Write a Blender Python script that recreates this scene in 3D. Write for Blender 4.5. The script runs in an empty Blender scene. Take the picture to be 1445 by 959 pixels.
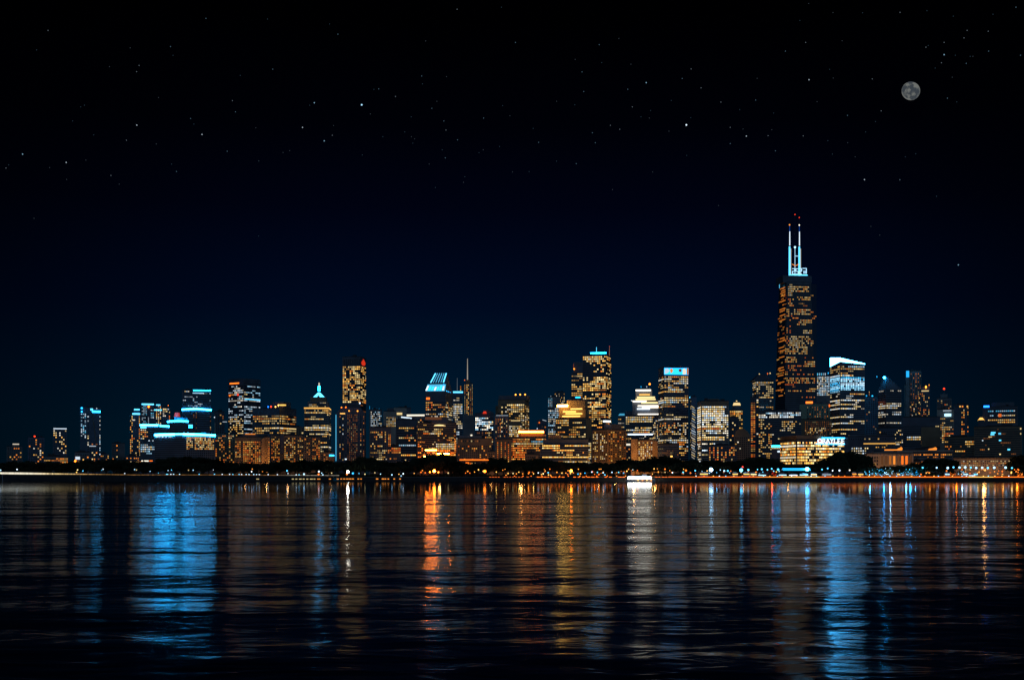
import bpy, math, random
from mathutils import Vector, Matrix

random.seed(11)
SC = bpy.context.scene
COL = SC.collection
F = 1780.0          # focal length in pixels of a 1445 px wide picture
CX, HY = 722.5, 672.8
CAM_H = 3.5
GZ = 3.3            # level of the land behind the sea wall

def zat(y, D): return CAM_H + (HY - y) * D / F
def xat(x, D): return (x - CX) / F * D

# ------------------------------------------------------------------ render / colour
SC.render.engine = 'CYCLES'
SC.view_settings.view_transform = 'Standard'
SC.view_settings.look = 'None'
SC.view_settings.exposure = 0.0
SC.view_settings.gamma = 1.0
SC.view_settings.use_curve_mapping = False
SC.cycles.use_denoising = True
try: SC.cycles.denoiser = 'OPENIMAGEDENOISE'
except Exception: pass
SC.cycles.max_bounces = 5
SC.cycles.diffuse_bounces = 2
SC.cycles.glossy_bounces = 3
SC.cycles.sample_clamp_indirect = 12.0
SC.cycles.use_light_tree = True
SC.cycles.pixel_filter_type = 'BLACKMAN_HARRIS'
SC.cycles.filter_width = 1.45

# ------------------------------------------------------------------ materials
def new_mat(name):
    m = bpy.data.materials.new(name); m.use_nodes = True
    nt = m.node_tree
    return m, nt, nt.nodes['Principled BSDF']

def noisy_mat(name, col, rough=.6, scale=.08, amt=.25, metallic=0.0):
    m, nt, b = new_mat(name)
    tc = nt.nodes.new('ShaderNodeTexCoord')
    n = nt.nodes.new('ShaderNodeTexNoise'); n.inputs['Scale'].default_value = scale
    n.inputs['Detail'].default_value = 5
    r = nt.nodes.new('ShaderNodeValToRGB')
    r.color_ramp.elements[0].position = .3; r.color_ramp.elements[1].position = .7
    r.color_ramp.elements[0].color = tuple(c*(1-amt) for c in col) + (1,)
    r.color_ramp.elements[1].color = tuple(min(1, c*(1+amt)) for c in col) + (1,)
    nt.links.new(tc.outputs['Object'], n.inputs['Vector'])
    nt.links.new(n.outputs['Fac'], r.inputs['Fac'])
    nt.links.new(r.outputs['Color'], b.inputs['Base Color'])
    b.inputs['Roughness'].default_value = rough
    b.inputs['Metallic'].default_value = metallic
    return m

M = {}
M['black'] = noisy_mat('dark curtain wall', (.09, .105, .14), .45)
M['navy'] = noisy_mat('blue black curtain wall', (.10, .14, .21), .4)
M['grey'] = noisy_mat('grey concrete facade', (.20, .20, .21), .75)
M['brown'] = noisy_mat('brown brick facade', (.26, .185, .115), .8)
M['pale'] = noisy_mat('pale limestone facade', (.40, .36, .31), .75)
M['roof'] = noisy_mat('roof felt', (.05, .05, .055), .9)
M['metal'] = noisy_mat('painted dark metal', (.10, .10, .11), .4, metallic=.6)
M['white'] = noisy_mat('white paint', (.75, .76, .78), .4, amt=.05)
M['bark'] = noisy_mat('tree bark', (.07, .05, .035), .9, .6)
M['leaf'] = noisy_mat('summer foliage', (.022, .034, .012), .8, .3, .4)
M['soil'] = noisy_mat('park ground', (.045, .055, .03), .95, .02, .4)
M['stone'] = noisy_mat('sea wall concrete', (.035, .034, .034), .85, .25, .3)
M['paving'] = noisy_mat('promenade paving', (.22, .20, .18), .8, .2, .2)
M['glass'] = noisy_mat('unlit window glass', (.012, .016, .024), .12, amt=.1)

def lit_mat():
    m, nt, b = new_mat('lit window glass')
    a = nt.nodes.new('ShaderNodeAttribute'); a.attribute_name = 'lit'
    b.inputs['Base Color'].default_value = (.012, .014, .018, 1)
    b.inputs['Roughness'].default_value = .2
    nt.links.new(a.outputs['Color'], b.inputs['Emission Color'])
    b.inputs['Emission Strength'].default_value = 1.0
    m.cycles.emission_sampling = 'NONE'
    return m
M['lit'] = lit_mat()

_em = {}
PAL = {
 'amber': (1.0, .29, .030), 'gold': (1.0, .51, .10), 'cream': (1.0, .73, .31), 'white': (1.0, .88, .68),
 'cool': (.72, .87, 1.0), 'ice': (.40, .74, 1.0), 'cyan': (.015, .42, .95), 'arc': (.011, .41, .84), 'frost': (.06, .50, .95), 'azure': (.34, .80, 1.15), 'azurewhite': (.62, .95, 1.2), 'sodium': (1.0, .40, .09), 'orange': (1.0, .17, .010),
 'red': (1.0, .045, .01), 'blue': (.01, .16, 1.0), 'aqua': (.10, .62, 1.0), 'rust': (.45, .14, .03),
}
def emat(col, s, sample=True):
    k = (col, s, sample)
    if k in _em: return _em[k]
    m, nt, b = new_mat('lit %s lamp glass' % col)  # also covers parts that are no lamps, their glow put in as emission
    b.inputs['Base Color'].default_value = (.1, .1, .1, 1)
    b.inputs['Emission Color'].default_value = PAL[col] + (1,)
    b.inputs['Emission Strength'].default_value = s
    if not sample: m.cycles.emission_sampling = 'NONE'
    _em[k] = m
    return m

MIX = {
 'warm':  [('amber', 3), ('gold', 5), ('cream', 3), ('orange', .6)],
 'gold':  [('gold', 5), ('cream', 4), ('amber', 1.2)],
 'amber': [('amber', 5), ('gold', 3), ('orange', 1.4), ('cream', .6)],
 'orange':[('orange', 4), ('amber', 4), ('gold', 1)],
 'cream': [('cream', 5), ('white', 2), ('gold', 3)],
 'white': [('white', 4), ('cream', 3), ('cool', 2)],
 'cool':  [('cool', 5), ('white', 3), ('ice', 3), ('cream', .6)],
 'ice':   [('ice', 4), ('cool', 4), ('aqua', 2)],
 'azure': [('azure', 3), ('azurewhite', 2), ('frost', 1)],
 'mixed': [('gold', 4), ('cream', 3), ('white', 2), ('amber', 2), ('cool', 1)],
 'dim':   [('rust', 3), ('amber', 1), ('cream', 1)],
}
def pick(pal):
    L = MIX[pal]; t = random.random() * sum(w for _, w in L)
    for c, w in L:
        t -= w
        if t <= 0: return PAL[c]
    return PAL[L[0][0]]

# ------------------------------------------------------------------ mesh builder
class MB:
    def __init__(s): s.v = []; s.f = []; s.m = []; s.c = []
    def quad(s, a, b, c, d, mi=0, col=(0, 0, 0)):
        i = len(s.v); s.v += [tuple(a), tuple(b), tuple(c), tuple(d)]
        s.f.append((i, i+1, i+2, i+3)); s.m.append(mi); s.c.append(col)
    def poly(s, pts, mi=0):
        i = len(s.v); s.v += [tuple(p) for p in pts]
        s.f.append(tuple(range(i, i+len(pts)))); s.m.append(mi); s.c.append((0, 0, 0))
    def loft(s, a, b, caps=(True, True), mi=0):
        """side faces between ring a and ring b (same length, counter-clockwise seen from outside the b end)"""
        n = len(a); i = len(s.v); s.v += [tuple(p) for p in a] + [tuple(p) for p in b]
        for k in range(n):
            j = (k+1) % n
            s.f.append((i+k, i+j, i+n+j, i+n+k)); s.m.append(mi); s.c.append((0, 0, 0))
        if caps[0]: s.f.append(tuple(i+k for k in reversed(range(n)))); s.m.append(mi); s.c.append((0, 0, 0))
        if caps[1]: s.f.append(tuple(i+n+k for k in range(n))); s.m.append(mi); s.c.append((0, 0, 0))
    def box(s, x0, x1, y0, y1, z0, z1, mi=0, caps=(True, True)):
        a = [(x0, y0, z0), (x1, y0, z0), (x1, y1, z0), (x0, y1, z0)]
        b = [(p[0], p[1], z1) for p in a]
        s.loft(a, b, caps, mi)
    def rod(s, p0, p1, r0, r1=None, n=8, mi=0):
        r1 = r0 if r1 is None else r1
        p0, p1 = Vector(p0), Vector(p1); d = (p1-p0).normalized()
        u = d.orthogonal().normalized(); w = d.cross(u)
        ring = lambda p, r: [p + (u*math.cos(t) + w*math.sin(t))*r for t in [2*math.pi*k/n for k in range(n)]]
        s.loft(ring(p0, r0), ring(p1, r1), (True, True), mi)
    def ball(s, c, r, nu=10, nv=6, mi=0, sz=1.0):
        c = Vector(c); i = len(s.v)
        for a in range(nv+1):
            t = math.pi*a/nv
            for b in range(nu):
                p = 2*math.pi*b/nu
                s.v.append((c.x + r*math.sin(t)*math.cos(p), c.y + r*math.sin(t)*math.sin(p), c.z - r*sz*math.cos(t)))
        for a in range(nv):
            for b in range(nu):
                d = (b+1) % nu
                s.f.append((i+a*nu+b, i+a*nu+d, i+(a+1)*nu+d, i+(a+1)*nu+b)); s.m.append(mi); s.c.append((0, 0, 0))
    def mesh(s, name, mats, lit=False, smooth=False):
        me = bpy.data.meshes.new(name); me.from_pydata(s.v, [], s.f)
        for m in mats: me.materials.append(m)
        if len(mats) > 1: me.polygons.foreach_set('material_index', s.m)
        if smooth: me.polygons.foreach_set('use_smooth', [True]*len(s.f))
        if lit:
            at = me.color_attributes.new('lit', 'FLOAT_COLOR', 'CORNER'); buf = []
            for f, c in zip(s.f, s.c):
                buf += [c[0], c[1], c[2], 1.0]*len(f)
            at.data.foreach_set('color', buf)
        me.update()
        return me

def link(name, me, parent=None, kind=None, label=None):
    o = bpy.data.objects.new(name, me); COL.objects.link(o)
    if parent is not None: o.parent = parent
    if kind: o['kind'] = kind
    if label: o['label'] = label
    return o

def tag(o, label, cat, group=None):
    o['label'] = label; o['category'] = cat
    if group: o['group'] = group
    return o

def empty(name, loc, rz=0.0):
    o = bpy.data.objects.new(name, None); COL.objects.link(o)
    o.location = loc; o.rotation_euler = (0, 0, rz); o.empty_display_size = 2
    return o

def copy_tree(o, parent=None):
    c = o.copy(); COL.objects.link(c)
    if parent is not None: c.parent = parent
    for ch in list(o.children): copy_tree(ch, c)
    return c

# ------------------------------------------------------------------ buildings
FOOT = []   # footprints, only used to check that no two buildings overlap
class Bld:
    """A building whose front spans x0..x1 of the photo with its roof at ytop, standing D metres away.
    side='L'/'R' with xm: the corner edge between front and visible side face."""
    def __init__(s, name, label, x0, x1, ytop, D, xm=None, side=None, wall='black', depth=None, taper=1.0,
                 cat='skyscraper', roof=True, group=None, body=True, zb=None):
        s.D, s.s, s.side, s.k = D, D/F, side, taper
        s.xf0, s.xf1 = x0, x1
        th = 0.0
        if side:
            if side == 'L': fw, sw = x1-xm, xm-x0; s.xf0 = xm
            else: fw, sw = xm-x0, x1-xm; s.xf1 = xm
            th = math.atan2(sw, fw); s.W = math.hypot(fw, sw)*s.s; s.Dp = s.W
            s.sx0, s.sx1 = (x0, xm) if side == 'L' else (xm, x1)
            if depth:
                s.Dp = depth; th = math.asin(min(.8, sw*s.s/depth)); s.W = fw*s.s/math.cos(th)
        else:
            s.W = (x1-x0)*s.s; s.Dp = depth or min(s.W, 42.0)
        ref = xm if side else .5*(x0+x1)
        ph = math.atan2(ref-CX, F)
        r = Vector((math.cos(ph), -math.sin(ph), 0)); u = Vector((math.sin(ph), math.cos(ph), 0))
        tt = th if side != 'R' else -th
        ax = r*math.cos(tt) + u*math.sin(tt); ay = Vector((-ax.y, ax.x, 0))
        p = Vector((xat(ref, D), D, 0))
        cx = {None: 0, 'L': s.W/2, 'R': -s.W/2}[side]
        c = p + ax*cx + ay*(s.Dp/2)
        s.ax, s.ay = ax, ay
        s.H = zat(ytop, D) - GZ; s.ytop = ytop
        s.o = tag(empty(name, (c.x, c.y, GZ), math.atan2(ax.y, ax.x)), label, cat, group)
        s.wall = M[wall]; s.nwin = 0; s.rest = MB()
        FOOT.append((label, c, ax, ay, s.W/2, s.Dp/2))
        if body:
            hw, hd = s.W/2, s.Dp/2
            mb = MB()
            ring = lambda k, z: [(-hw*k, -hd*k, z), (hw*k, -hd*k, z), (hw*k, hd*k, z), (-hw*k, hd*k, z)]
            mb.loft(ring(1, 0), ring(s.k, s.H), (True, True))
            link('wall', mb.mesh('wall', [s.wall]), s.o)
            if roof:
                mr = MB(); k = s.k; w, d = hw*k, hd*k; t = .5; z0, z1 = s.H+.01, s.H+1.1
                mr.box(-w+.05, w-.05, -d+.05, -d+t, z0, z1); mr.box(-w+.05, w-.05, d-t, d-.05, z0, z1)
                mr.box(-w+.05, -w+t, -d+t, d-t, z0, z1); mr.box(w-t, w-.05, -d+t, d-t, z0, z1)
                mr.box(-w*.45, w*.35, -d*.3, d*.5, z0, z0+2.6)
                for _ in range(3):
                    rw, rd, rh = random.uniform(.06, .16)*w, random.uniform(.06, .16)*d, random.uniform(1.5, 5.0); qx, qy = random.uniform(-.7, .7)*w, random.uniform(-.7, .7)*d
                    mr.box(qx-rw, qx+rw, qy-rd, qy+rd, z0, z0+rh)
                if random.random() < .5: mr.rod((w*.3, 0, z0), (w*.3, 0, z0+random.uniform(5, 9)), .22, .12, 5)
                link('roof', mr.mesh('roof', [M['roof']]), s.o)
    # --- coordinates
    def lz(s, y): return zat(y, s.D) - GZ
    def kz(s, z): return 1 - (1-s.k)*max(0, min(1, z/s.H))
    def lx(s, x, y=None):
        k = s.kz(s.lz(y)) if y is not None else 1
        return ((x-s.xf0)/(s.xf1-s.xf0)-.5)*s.W if k == 1 else ((x-s._fx0(k))/(s._fx1(k)-s._fx0(k))-.5)*s.W*k
    def _fx0(s, k):
        if k == 1: return s.xf0
        a, b = (s.sx0 if s.side == 'L' else s.xf0), (s.sx1 if s.side == 'R' else s.xf1)
        c = (a+b)/2; return c+(s.xf0-c)*k
    def _fx1(s, k):
        if k == 1: return s.xf1
        a, b = (s.sx0 if s.side == 'L' else s.xf0), (s.sx1 if s.side == 'R' else s.xf1)
        c = (a+b)/2; return c+(s.xf1-c)*k
    def fp(s, x, y, off=.12, z=None):
        z = s.lz(y) if z is None else z; k = s.kz(z)
        return Vector((s.lx(x, y), -s.Dp/2*k-off, z))
    def sp(s, t, y, off=.12):
        z = s.lz(y); k = s.kz(z); sg = -1 if s.side == 'L' else 1
        yy = (s.Dp/2 - t*s.Dp)*k if s.side == 'L' else (-s.Dp/2 + t*s.Dp)*k
        return Vector((sg*(s.W/2*k+off), yy, z))
    def fq(s, mb, x0, x1, y0, y1, mi, col=(0, 0, 0), off=.12):
        mb.quad(s.fp(x0, y1, off), s.fp(x1, y1, off), s.fp(x1, y0, off), s.fp(x0, y0, off), mi, col)
    def sq(s, mb, t0, t1, y0, y1, mi, col=(0, 0, 0), off=.12):
        mb.quad(s.sp(t0, y1, off), s.sp(t1, y1, off), s.sp(t1, y0, off), s.sp(t0, y0, off), mi, col)
    # --- windows
    def _runs(s, n, p, pal, br, seg=(1, 6)):
        out = []
        while len(out) < n:
            L = random.randint(*seg); on = random.random() < p; c = pick(pal); b = br*random.choice((.5, .7, .9, 1.0, 1.2))
            for _ in range(L):
                if on and random.random() < .93:
                    j = b*random.uniform(.35, 1.35); out.append(tuple(v*j for v in c))
                else: out.append(None)
        return out[:n]
    def ribbon(s, x0, x1, y0, y1, pal='cream', p=.55, px=2.6, py=3.1, fill=.47, br=1.0, dark=.2, full=.12,
               zones=(), rows=(), side=True, sidep=None, name='window_band', fw=.72, seg=(1, 4)):
        n = max(1, int(round((y1-y0)/py))); py = (y1-y0)/n
        for i in range(n):
            ya = y0+py*i+py*(1-fill)/2; yb = ya+py*fill; yc = (ya+yb)/2
            q = random.random(); pr = 0.03 if q < dark else (.95 if q > 1-full else p)
            mb = MB(); nx = max(1, int(round((x1-x0)/px)))
            s.fq(mb, x0, x1, ya, yb, 0, off=.08)
            vals = s._runs(nx, pr, pal, br, seg)
            w = (x1-x0)/nx
            for j in range(nx):
                xc = x0+w*(j+.5); c = vals[j]
                for (za, zb, zc, zd, zp, *zpal) in zones:
                    if za <= xc <= zb and zc <= yc <= zd:
                        c = None
                        if random.random() < zp:
                            cc = pick(zpal[0] if zpal else pal); bb = br*random.uniform(.55, 1.2)*(zpal[1] if len(zpal) > 1 else 1)
                            c = tuple(v*bb for v in cc)
                for (ry, ra, rb, rpal, rbr) in rows:
                    if abs(ry-yc) <= py/2 and ra <= xc <= rb:
                        cc = pick(rpal); bb = rbr*random.uniform(.6, 1.25); c = tuple(v*bb for v in cc)
                if c: s.fq(mb, xc-w*fw/2, xc+w*fw/2, ya, yb, 1, c, off=.14)
            if s.side and side:
                m = max(2, int(round(nx*s.Dp/s.W*(s.xf1-s.xf0)/max(1e-3, (x1-x0)))))
                s.sq(mb, .02, .98, ya, yb, 0, off=.08)
                rowc = [r for r in rows if abs(r[0]-yc) <= py/2]
                vals = s._runs(m, pr if sidep is None else (sidep if q >= dark else .05), pal, br*.85, seg)
                for j in range(m):
                    c = vals[j]
                    if rowc and ((s.side == 'L' and rowc[0][1] <= s.xf0+1) or (s.side == 'R' and rowc[0][2] >= s.xf1-1)):
                        cc = pick(rowc[0][3]); c = tuple(v*rowc[0][4]*.85 for v in cc)
                    if c: s.sq(mb, .02+.96*(j+.07)/m, .02+.96*(j+.93)/m, ya, yb, 1, c, off=.14)
            link(name, mb.mesh(name, [M['glass'], M['lit']], lit=True), s.o)
        return s
    def _one(s, face, a, b, ya, yb, c):
        q = s.fq if face == 'f' else s.sq
        if s.nwin < 94:
            mb = MB(); q(mb, a, b, ya, yb, 0, c)
            link('window', mb.mesh('window', [M['lit']], lit=True), s.o); s.nwin += 1
        else: q(s.rest, a, b, ya, yb, 1, c)
    def grid(s, x0, x1, y0, y1, pal='amber', p=.35, px=2.9, py=3.0, fill=(.6, .55), br=1.0, face='f', zones=(), colp=None):
        nx = max(1, int(round((x1-x0)/px))); ny = max(1, int(round((y1-y0)/py)))
        w, h = (x1-x0)/nx, (y1-y0)/ny
        cp = [1.0 if colp is None or random.random() < colp else .15 for _ in range(nx)]
        for i in range(ny):
            yc = y0+h*(i+.5); ya, yb = yc-h*fill[1]/2, yc+h*fill[1]/2
            for j in range(nx):
                xc = x0+w*(j+.5); a, b = xc-w*fill[0]/2, xc+w*fill[0]/2
                pp, pl, bz = p*cp[j], pal, 1.0
                for (za, zb, zc, zd, zp, *zz) in zones:
                    if za <= xc <= zb and zc <= yc <= zd:
                        pp = zp; pl = zz[0] if zz else pal; bz = zz[1] if len(zz) > 1 else 1
                if random.random() < pp:
                    cc = pick(pl); bb = br*bz*random.uniform(.35, 1.25)
                    s._one(face, a, b, ya, yb, tuple(v*bb for v in cc))
                else: (s.fq if face == 'f' else s.sq)(s.rest, a, b, ya, yb, 0)
        return s
    def sgrid(s, y0, y1, n=4, **k):   # punched windows on the visible side face
        k.setdefault('px', .94/n)
        return s.grid(.03, .97, y0, y1, face='s', **k)
    def strips(s, xs, y0, y1, pal='cream', p=.5, py=3.0, w=1.3, br=1.0, fill=.6):
        """vertical window strips, one part each"""
        n = max(1, int(round((y1-y0)/py))); h = (y1-y0)/n
        for x in xs:
            mb = MB(); s.fq(mb, x-w/2, x+w/2, y0, y1, 0, off=.08)
            for i in range(n):
                if random.random() < p:
                    c = pick(pal); b = br*random.uniform(.4, 1.2); ya = y0+h*(i+(1-fill)/2)
                    s.fq(mb, x-w*.42, x+w*.42, ya, ya+h*fill, 1, tuple(v*b for v in c), off=.14)
            link('window_strip', mb.mesh('window_strip', [M['glass'], M['lit']], lit=True), s.o)
        return s
    def done(s):
        if s.rest.f:
            link('small_windows', s.rest.mesh('small_windows', [M['glass'], M['lit']], lit=True), s.o, kind='stuff')
        return s
    # --- volumes and details
    def vol(s, x0, x1, y0, y1, name='tier', wall=None, depth=None, front=None, parent=None, topk=1.0):
        """a block over photo x0..x1, y0 (top) .. y1 (bottom); depth in metres; front: metres it stands proud of the main front"""
        hw = (s.lx(x1)-s.lx(x0))/2; cx = (s.lx(x1)+s.lx(x0))/2
        d = depth if depth is not None else s.Dp*min(1, 2*hw/s.W)
        ya = -d/2 if front is None else -s.Dp/2-front
        mb = MB(); z0, z1 = s.lz(y1), s.lz(y0)
        ym = ya+d/2
        a = [(cx-hw, ya, z0), (cx+hw, ya, z0), (cx+hw, ya+d, z0), (cx-hw, ya+d, z0)]
        b = [(cx+(p[0]-cx)*topk, ym+(p[1]-ym)*topk, z1) for p in a]
        mb.loft(a, b)
        m = wall if wall is not None and not isinstance(wall, str) else M[wall] if wall else s.wall
        return link(name, mb.mesh(name, [m]), parent or s.o)
    def bar(s, x0, x1, y0, y1, col='ice', st=5.0, name='light_band', wrap=False, off=.35, sample=True, tilt=0, label=None):
        """a lit band on the front (and round the visible side)"""
        m = emat(col, st, sample); mb = MB(); yf = -s.Dp/2
        a, b, z0, z1 = s.lx(x0), s.lx(x1), s.lz(y1), s.lz(y0); dz = tilt*s.s
        A = [(a, yf-off, z0), (b, yf-off, z0+dz), (b, yf-.02, z0+dz), (a, yf-.02, z0)]
        B = [(p[0], p[1], p[2]+z1-z0) for p in A]
        mb.loft(A, B)
        if wrap and s.side:
            sg = -1 if s.side == 'L' else 1; xx = sg*s.W/2
            xa, xb = (xx-off, xx-.02) if sg < 0 else (xx+.02, xx+off)
            mb.box(xa, xb, yf, s.Dp/2, z0, z1)
        return link(name, mb.mesh(name, [m]), s.o, label=label)
    def sbar(s, t0, t1, y0, y1, col, st, name='light_band', off=.4):
        mb = MB(); P = [s.sp(t0, y1, .02), s.sp(t1, y1, .02), s.sp(t1, y1, off), s.sp(t0, y1, off)]
        h = s.lz(y0)-s.lz(y1)
        mb.loft(P, [p+Vector((0, 0, h)) for p in P])
        return link(name, mb.mesh(name, [emat(col, st)]), s.o)
    def prism(s, pts, name, mat, depth=None, front=0.0):
        """polygon in photo pixels on the front face, extruded backwards (real thickness)"""
        d = depth if depth is not None else s.Dp
        ya = -s.Dp/2-front
        P = [(s.lx(x), s.lz(y)) for x, y in pts]
        ar = sum(P[i][0]*P[(i+1) % len(P)][1]-P[(i+1) % len(P)][0]*P[i][1] for i in range(len(P)))
        if ar < 0: P.reverse()
        mb = MB()
        mb.loft([(a, ya+d, b) for a, b in P], [(a, ya, b) for a, b in P])
        return link(name, mb.mesh(name, [M[mat] if isinstance(mat, str) else mat]), s.o)
    def cone(s, x0, x1, y0, y1, name, mat, top=.02, n=8, rot=None, cy=0.0):
        cx = (s.lx(x0)+s.lx(x1))/2; r = (s.lx(x1)-s.lx(x0))/2; z0, z1 = s.lz(y1), s.lz(y0)
        rot = math.pi/n if rot is None else rot
        f = 1/math.cos(math.pi/n) if n == 4 else 1
        ring = lambda k, z: [(cx+r*k*f*math.cos(2*math.pi*i/n+rot), cy+r*k*f*math.sin(2*math.pi*i/n+rot), z) for i in range(n)]
        mb = MB(); mb.loft(ring(1, z0), ring(top, z1))
        return link(name, mb.mesh(name, [M[mat] if isinstance(mat, str) else mat]), s.o)
    def ant(s, x, y0, y1, w=.7, mat='metal', tip=None, tipst=6.0, tipw=1.6, name='antenna', cy=0.0, w1=None):
        mb = MB(); X = s.lx(x)
        mb.rod((X, cy, s.lz(y1)-.2), (X, cy, s.lz(y0)), w*s.s/2, (w1 if w1 is not None else w*.6)*s.s/2, 8)
        o = link(name, mb.mesh(name, [M[mat] if isinstance(mat, str) else mat]), s.o)
        if tip:
            mb = MB(); r = tipw*s.s/2; mb.ball((X, cy, s.lz(y0)+r*.6), r)
            link('beacon', mb.mesh('beacon', [emat(tip, tipst)], smooth=True), o)
        return o
    def lamp(s, x, y, col, st=5.0, w=1.8, name='beacon', off=None, h=None):
        """a lamp on the front (off metres proud) or on the roof (short bracket)"""
        mb = MB(); r = w*s.s/2; X, Z = s.lx(x), s.lz(y)
        Y = -s.Dp/2-r*.6 if off is None else off
        mb.ball((X, Y, Z), r, sz=(h/w if h else 1))
        if off is not None and st < 20: mb.rod((X, Y, Z-r*2.2), (X, Y, Z-r*.5), .25, .2, 6)
        return link(name, mb.mesh(name, [emat(col, st)], smooth=True), s.o)
# ================================================================== THE SKYLINE, left to right
B = Bld
# ---- far left
b = B('apartment_block', 'low dark block at the far left end of the skyline with a stepped top', 10, 31, 630, 2300, wall='grey', cat='building')
b.vol(17, 27, 625.5, 630, 'upper_floor'); b.grid(11, 30, 631, 655, 'amber', .2, br=.8); b.bar(18, 26.5, 625.6, 627, 'white', .7); b.done()
b = B('apartment_block', 'dark tower with one red beacon among the low far left blocks', 40, 62, 617, 2150, wall='navy', cat='building')
b.grid(41, 61, 619, 655, 'amber', .22, br=.9, zones=[(46, 57, 632, 645, .5, 'cream')]); b.lamp(49, 615.2, 'red', 3, 2.4, off=-4); b.done()
b = B('apartment_tower', 'small tower with a pale lit rim and scattered cream windows', 75, 94, 604.5, 2000, wall='navy', cat='building')
b.bar(76, 93.5, 603.8, 605.2, 'cool', .9, 'rim_light'); b.grid(75.6, 93.5, 606, 640, 'cream', .3, px=2.4, zones=[(76, 86, 607, 618, .6)]); b.done()
b = B('low_hall', 'long low hall with amber floors at the foot of the small pale-rimmed tower', 62, 96, 644.5, 1350, wall='grey', cat='building')
b.ribbon(63, 95, 645.5, 656, 'amber', .75, py=2.6, br=1.0, dark=0); b.done()
b = B('glass_tower', 'slim dark tower with a cyan bar on its top right corner and dotted sides', 113.5, 141.5, 575, 1900, wall='navy')
b.bar(130, 141, 579.2, 581.6, 'arc', 12, 'roof_light'); b.bar(127.5, 131, 576, 578.8, 'aqua', 2, 'roof_light')
b.lamp(116, 575.8, 'cyan', 4, 2.6); b.lamp(116, 580.8, 'cyan', 4, 2.2); b.lamp(136, 576, 'cool', 1, 1.4)
b.grid(114.5, 122, 583, 618, 'ice', .55, 2.2, 2.4, br=.9, colp=.8); b.grid(123, 126, 583, 650, 'white', .3, 2.4, br=.8)
b.strips([140.3], 583, 645, 'cool', .65, 3.0); b.grid(126, 140, 625, 652, 'dim', .2)
b.prism([(129.6, 582), (130.4, 582), (136.2, 628), (135.4, 628)], 'corner_fin', M['brown'], 1.2, 1.0); b.bar(126, 135, 628.6, 629.6, 'cool', .7); b.done()
b = B('podium_block', 'dark podium block in front of the slim tower with dotted sides', 106, 126, 638, 1500, wall='grey', cat='building')
b.grid(107, 125, 640, 653, 'amber', .25); b.bar(107, 113, 644, 648, 'cool', .9, 'lit_sign'); b.lamp(106.8, 650.2, 'orange', 6, 3.0); b.done()
b = B('apartment_block', 'grey block standing alone right of the slim dotted-side tower', 158, 176, 625.5, 2050, wall='grey', cat='building')
b.vol(167, 176, 625.3, 645, 'bay', front=2, depth=8); b.grid(158.5, 166.5, 627, 652, 'amber', .3); b.strips([175], 627, 652, 'amber', .5); b.done()
b = B('low_block', 'tiny block low between the slim tower and the lone grey block', 139, 154, 640.5, 2400, wall='grey', cat='building')
b.grid(139.5, 153.5, 642, 654, 'amber', .35, 2.2, 2.4, br=.7); b.done()
b = B('apartment_tower', 'narrow tower edged with gold windows under two cyan roof bars', 183.5, 197.5, 584.5, 1750, wall='navy')
b.bar(187, 197.3, 582.8, 584.6, 'aqua', 3.2, 'roof_light'); b.vol(188.5, 197, 578, 582.6, 'penthouse'); b.bar(189.2, 196.8, 576.6, 578.4, 'aqua', 2.2, 'roof_light')
b.strips([184.6, 186.6], 586, 652, 'warm', .7, br=1.0); b.strips([196.4], 586, 652, 'mixed', .8, br=.8); b.grid(188, 195.5, 617, 652, 'warm', .3); b.bar(187, 190.5, 591.6, 593, 'white', .8); b.done()
b = B('low_block', 'low block of amber windows at the foot of the gold-edged narrow tower', 178, 199, 644, 1280, wall='navy', cat='building')
b.grid(178.5, 198.5, 645, 655, 'amber', .5, 2.4, 2.6); b.done()
b = B('glass_tower', 'cyan-washed tower with a bright cyan top edge and one orange lamp', 200, 217, 570, 2250, wall='navy')
b.bar(200.3, 216.8, 569.2, 571, 'aqua', 2.6, 'roof_light'); b.strips([201.2, 203, 204.8, 206.6], 571.5, 600, 'ice', .75, 2.4, 1.5, br=.42)
b.lamp(209.8, 573.6, 'orange', 7, 2.6); b.strips([209.5], 588, 600, 'ice', .8, 2.4, br=.5); b.done()
b = B('glass_tower', 'slender tower of white and cyan blocks beside the cyan-washed tower', 212.5, 228, 577.5, 2050, wall='navy')
b.ribbon(212.8, 217.5, 577.6, 590, 'ice', .9, 2.0, 2.2, br=1.0, dark=0); b.strips([221, 223.6, 226.2], 572, 600, 'mixed', .8, 2.2, 1.4)
b.vol(219.6, 226.6, 571, 577, 'penthouse'); b.bar(220.2, 226, 570.2, 572, 'aqua', 1.6, 'roof_light'); b.bar(217.6, 228, 577.3, 579, 'aqua', 2.0); b.done()
b = B('office_tower', 'narrow office tower with white top floors and an orange mast', 229.5, 240, 575, 1850, wall='navy')
b.ribbon(229.8, 238.5, 575.6, 588, 'white', .85, 2.0, 2.9, br=.9, dark=.1); b.strips([239], 580, 600, 'amber', .8); b.ant(237.5, 572, 575.2, .8, 'metal', 'orange', 4, 1.4); b.done()
b = B('office_block', 'navy block with a glowing white roofline and white floor bars', 198.5, 238.5, 601, 1600, wall='navy', cat='office block')
b.bar(199, 222.6, 599.3, 600.5, 'cool', 1.3, 'light_tube', off=.7); b.bar(198.5, 223, 598.4, 601.2, 'arc', 26, 'roof_light'); b.bar(225, 238.4, 599, 601.2, 'arc', 33, 'roof_light', tilt=-1.2); b.bar(199, 207, 602.4, 604, 'aqua', 3)
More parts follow.
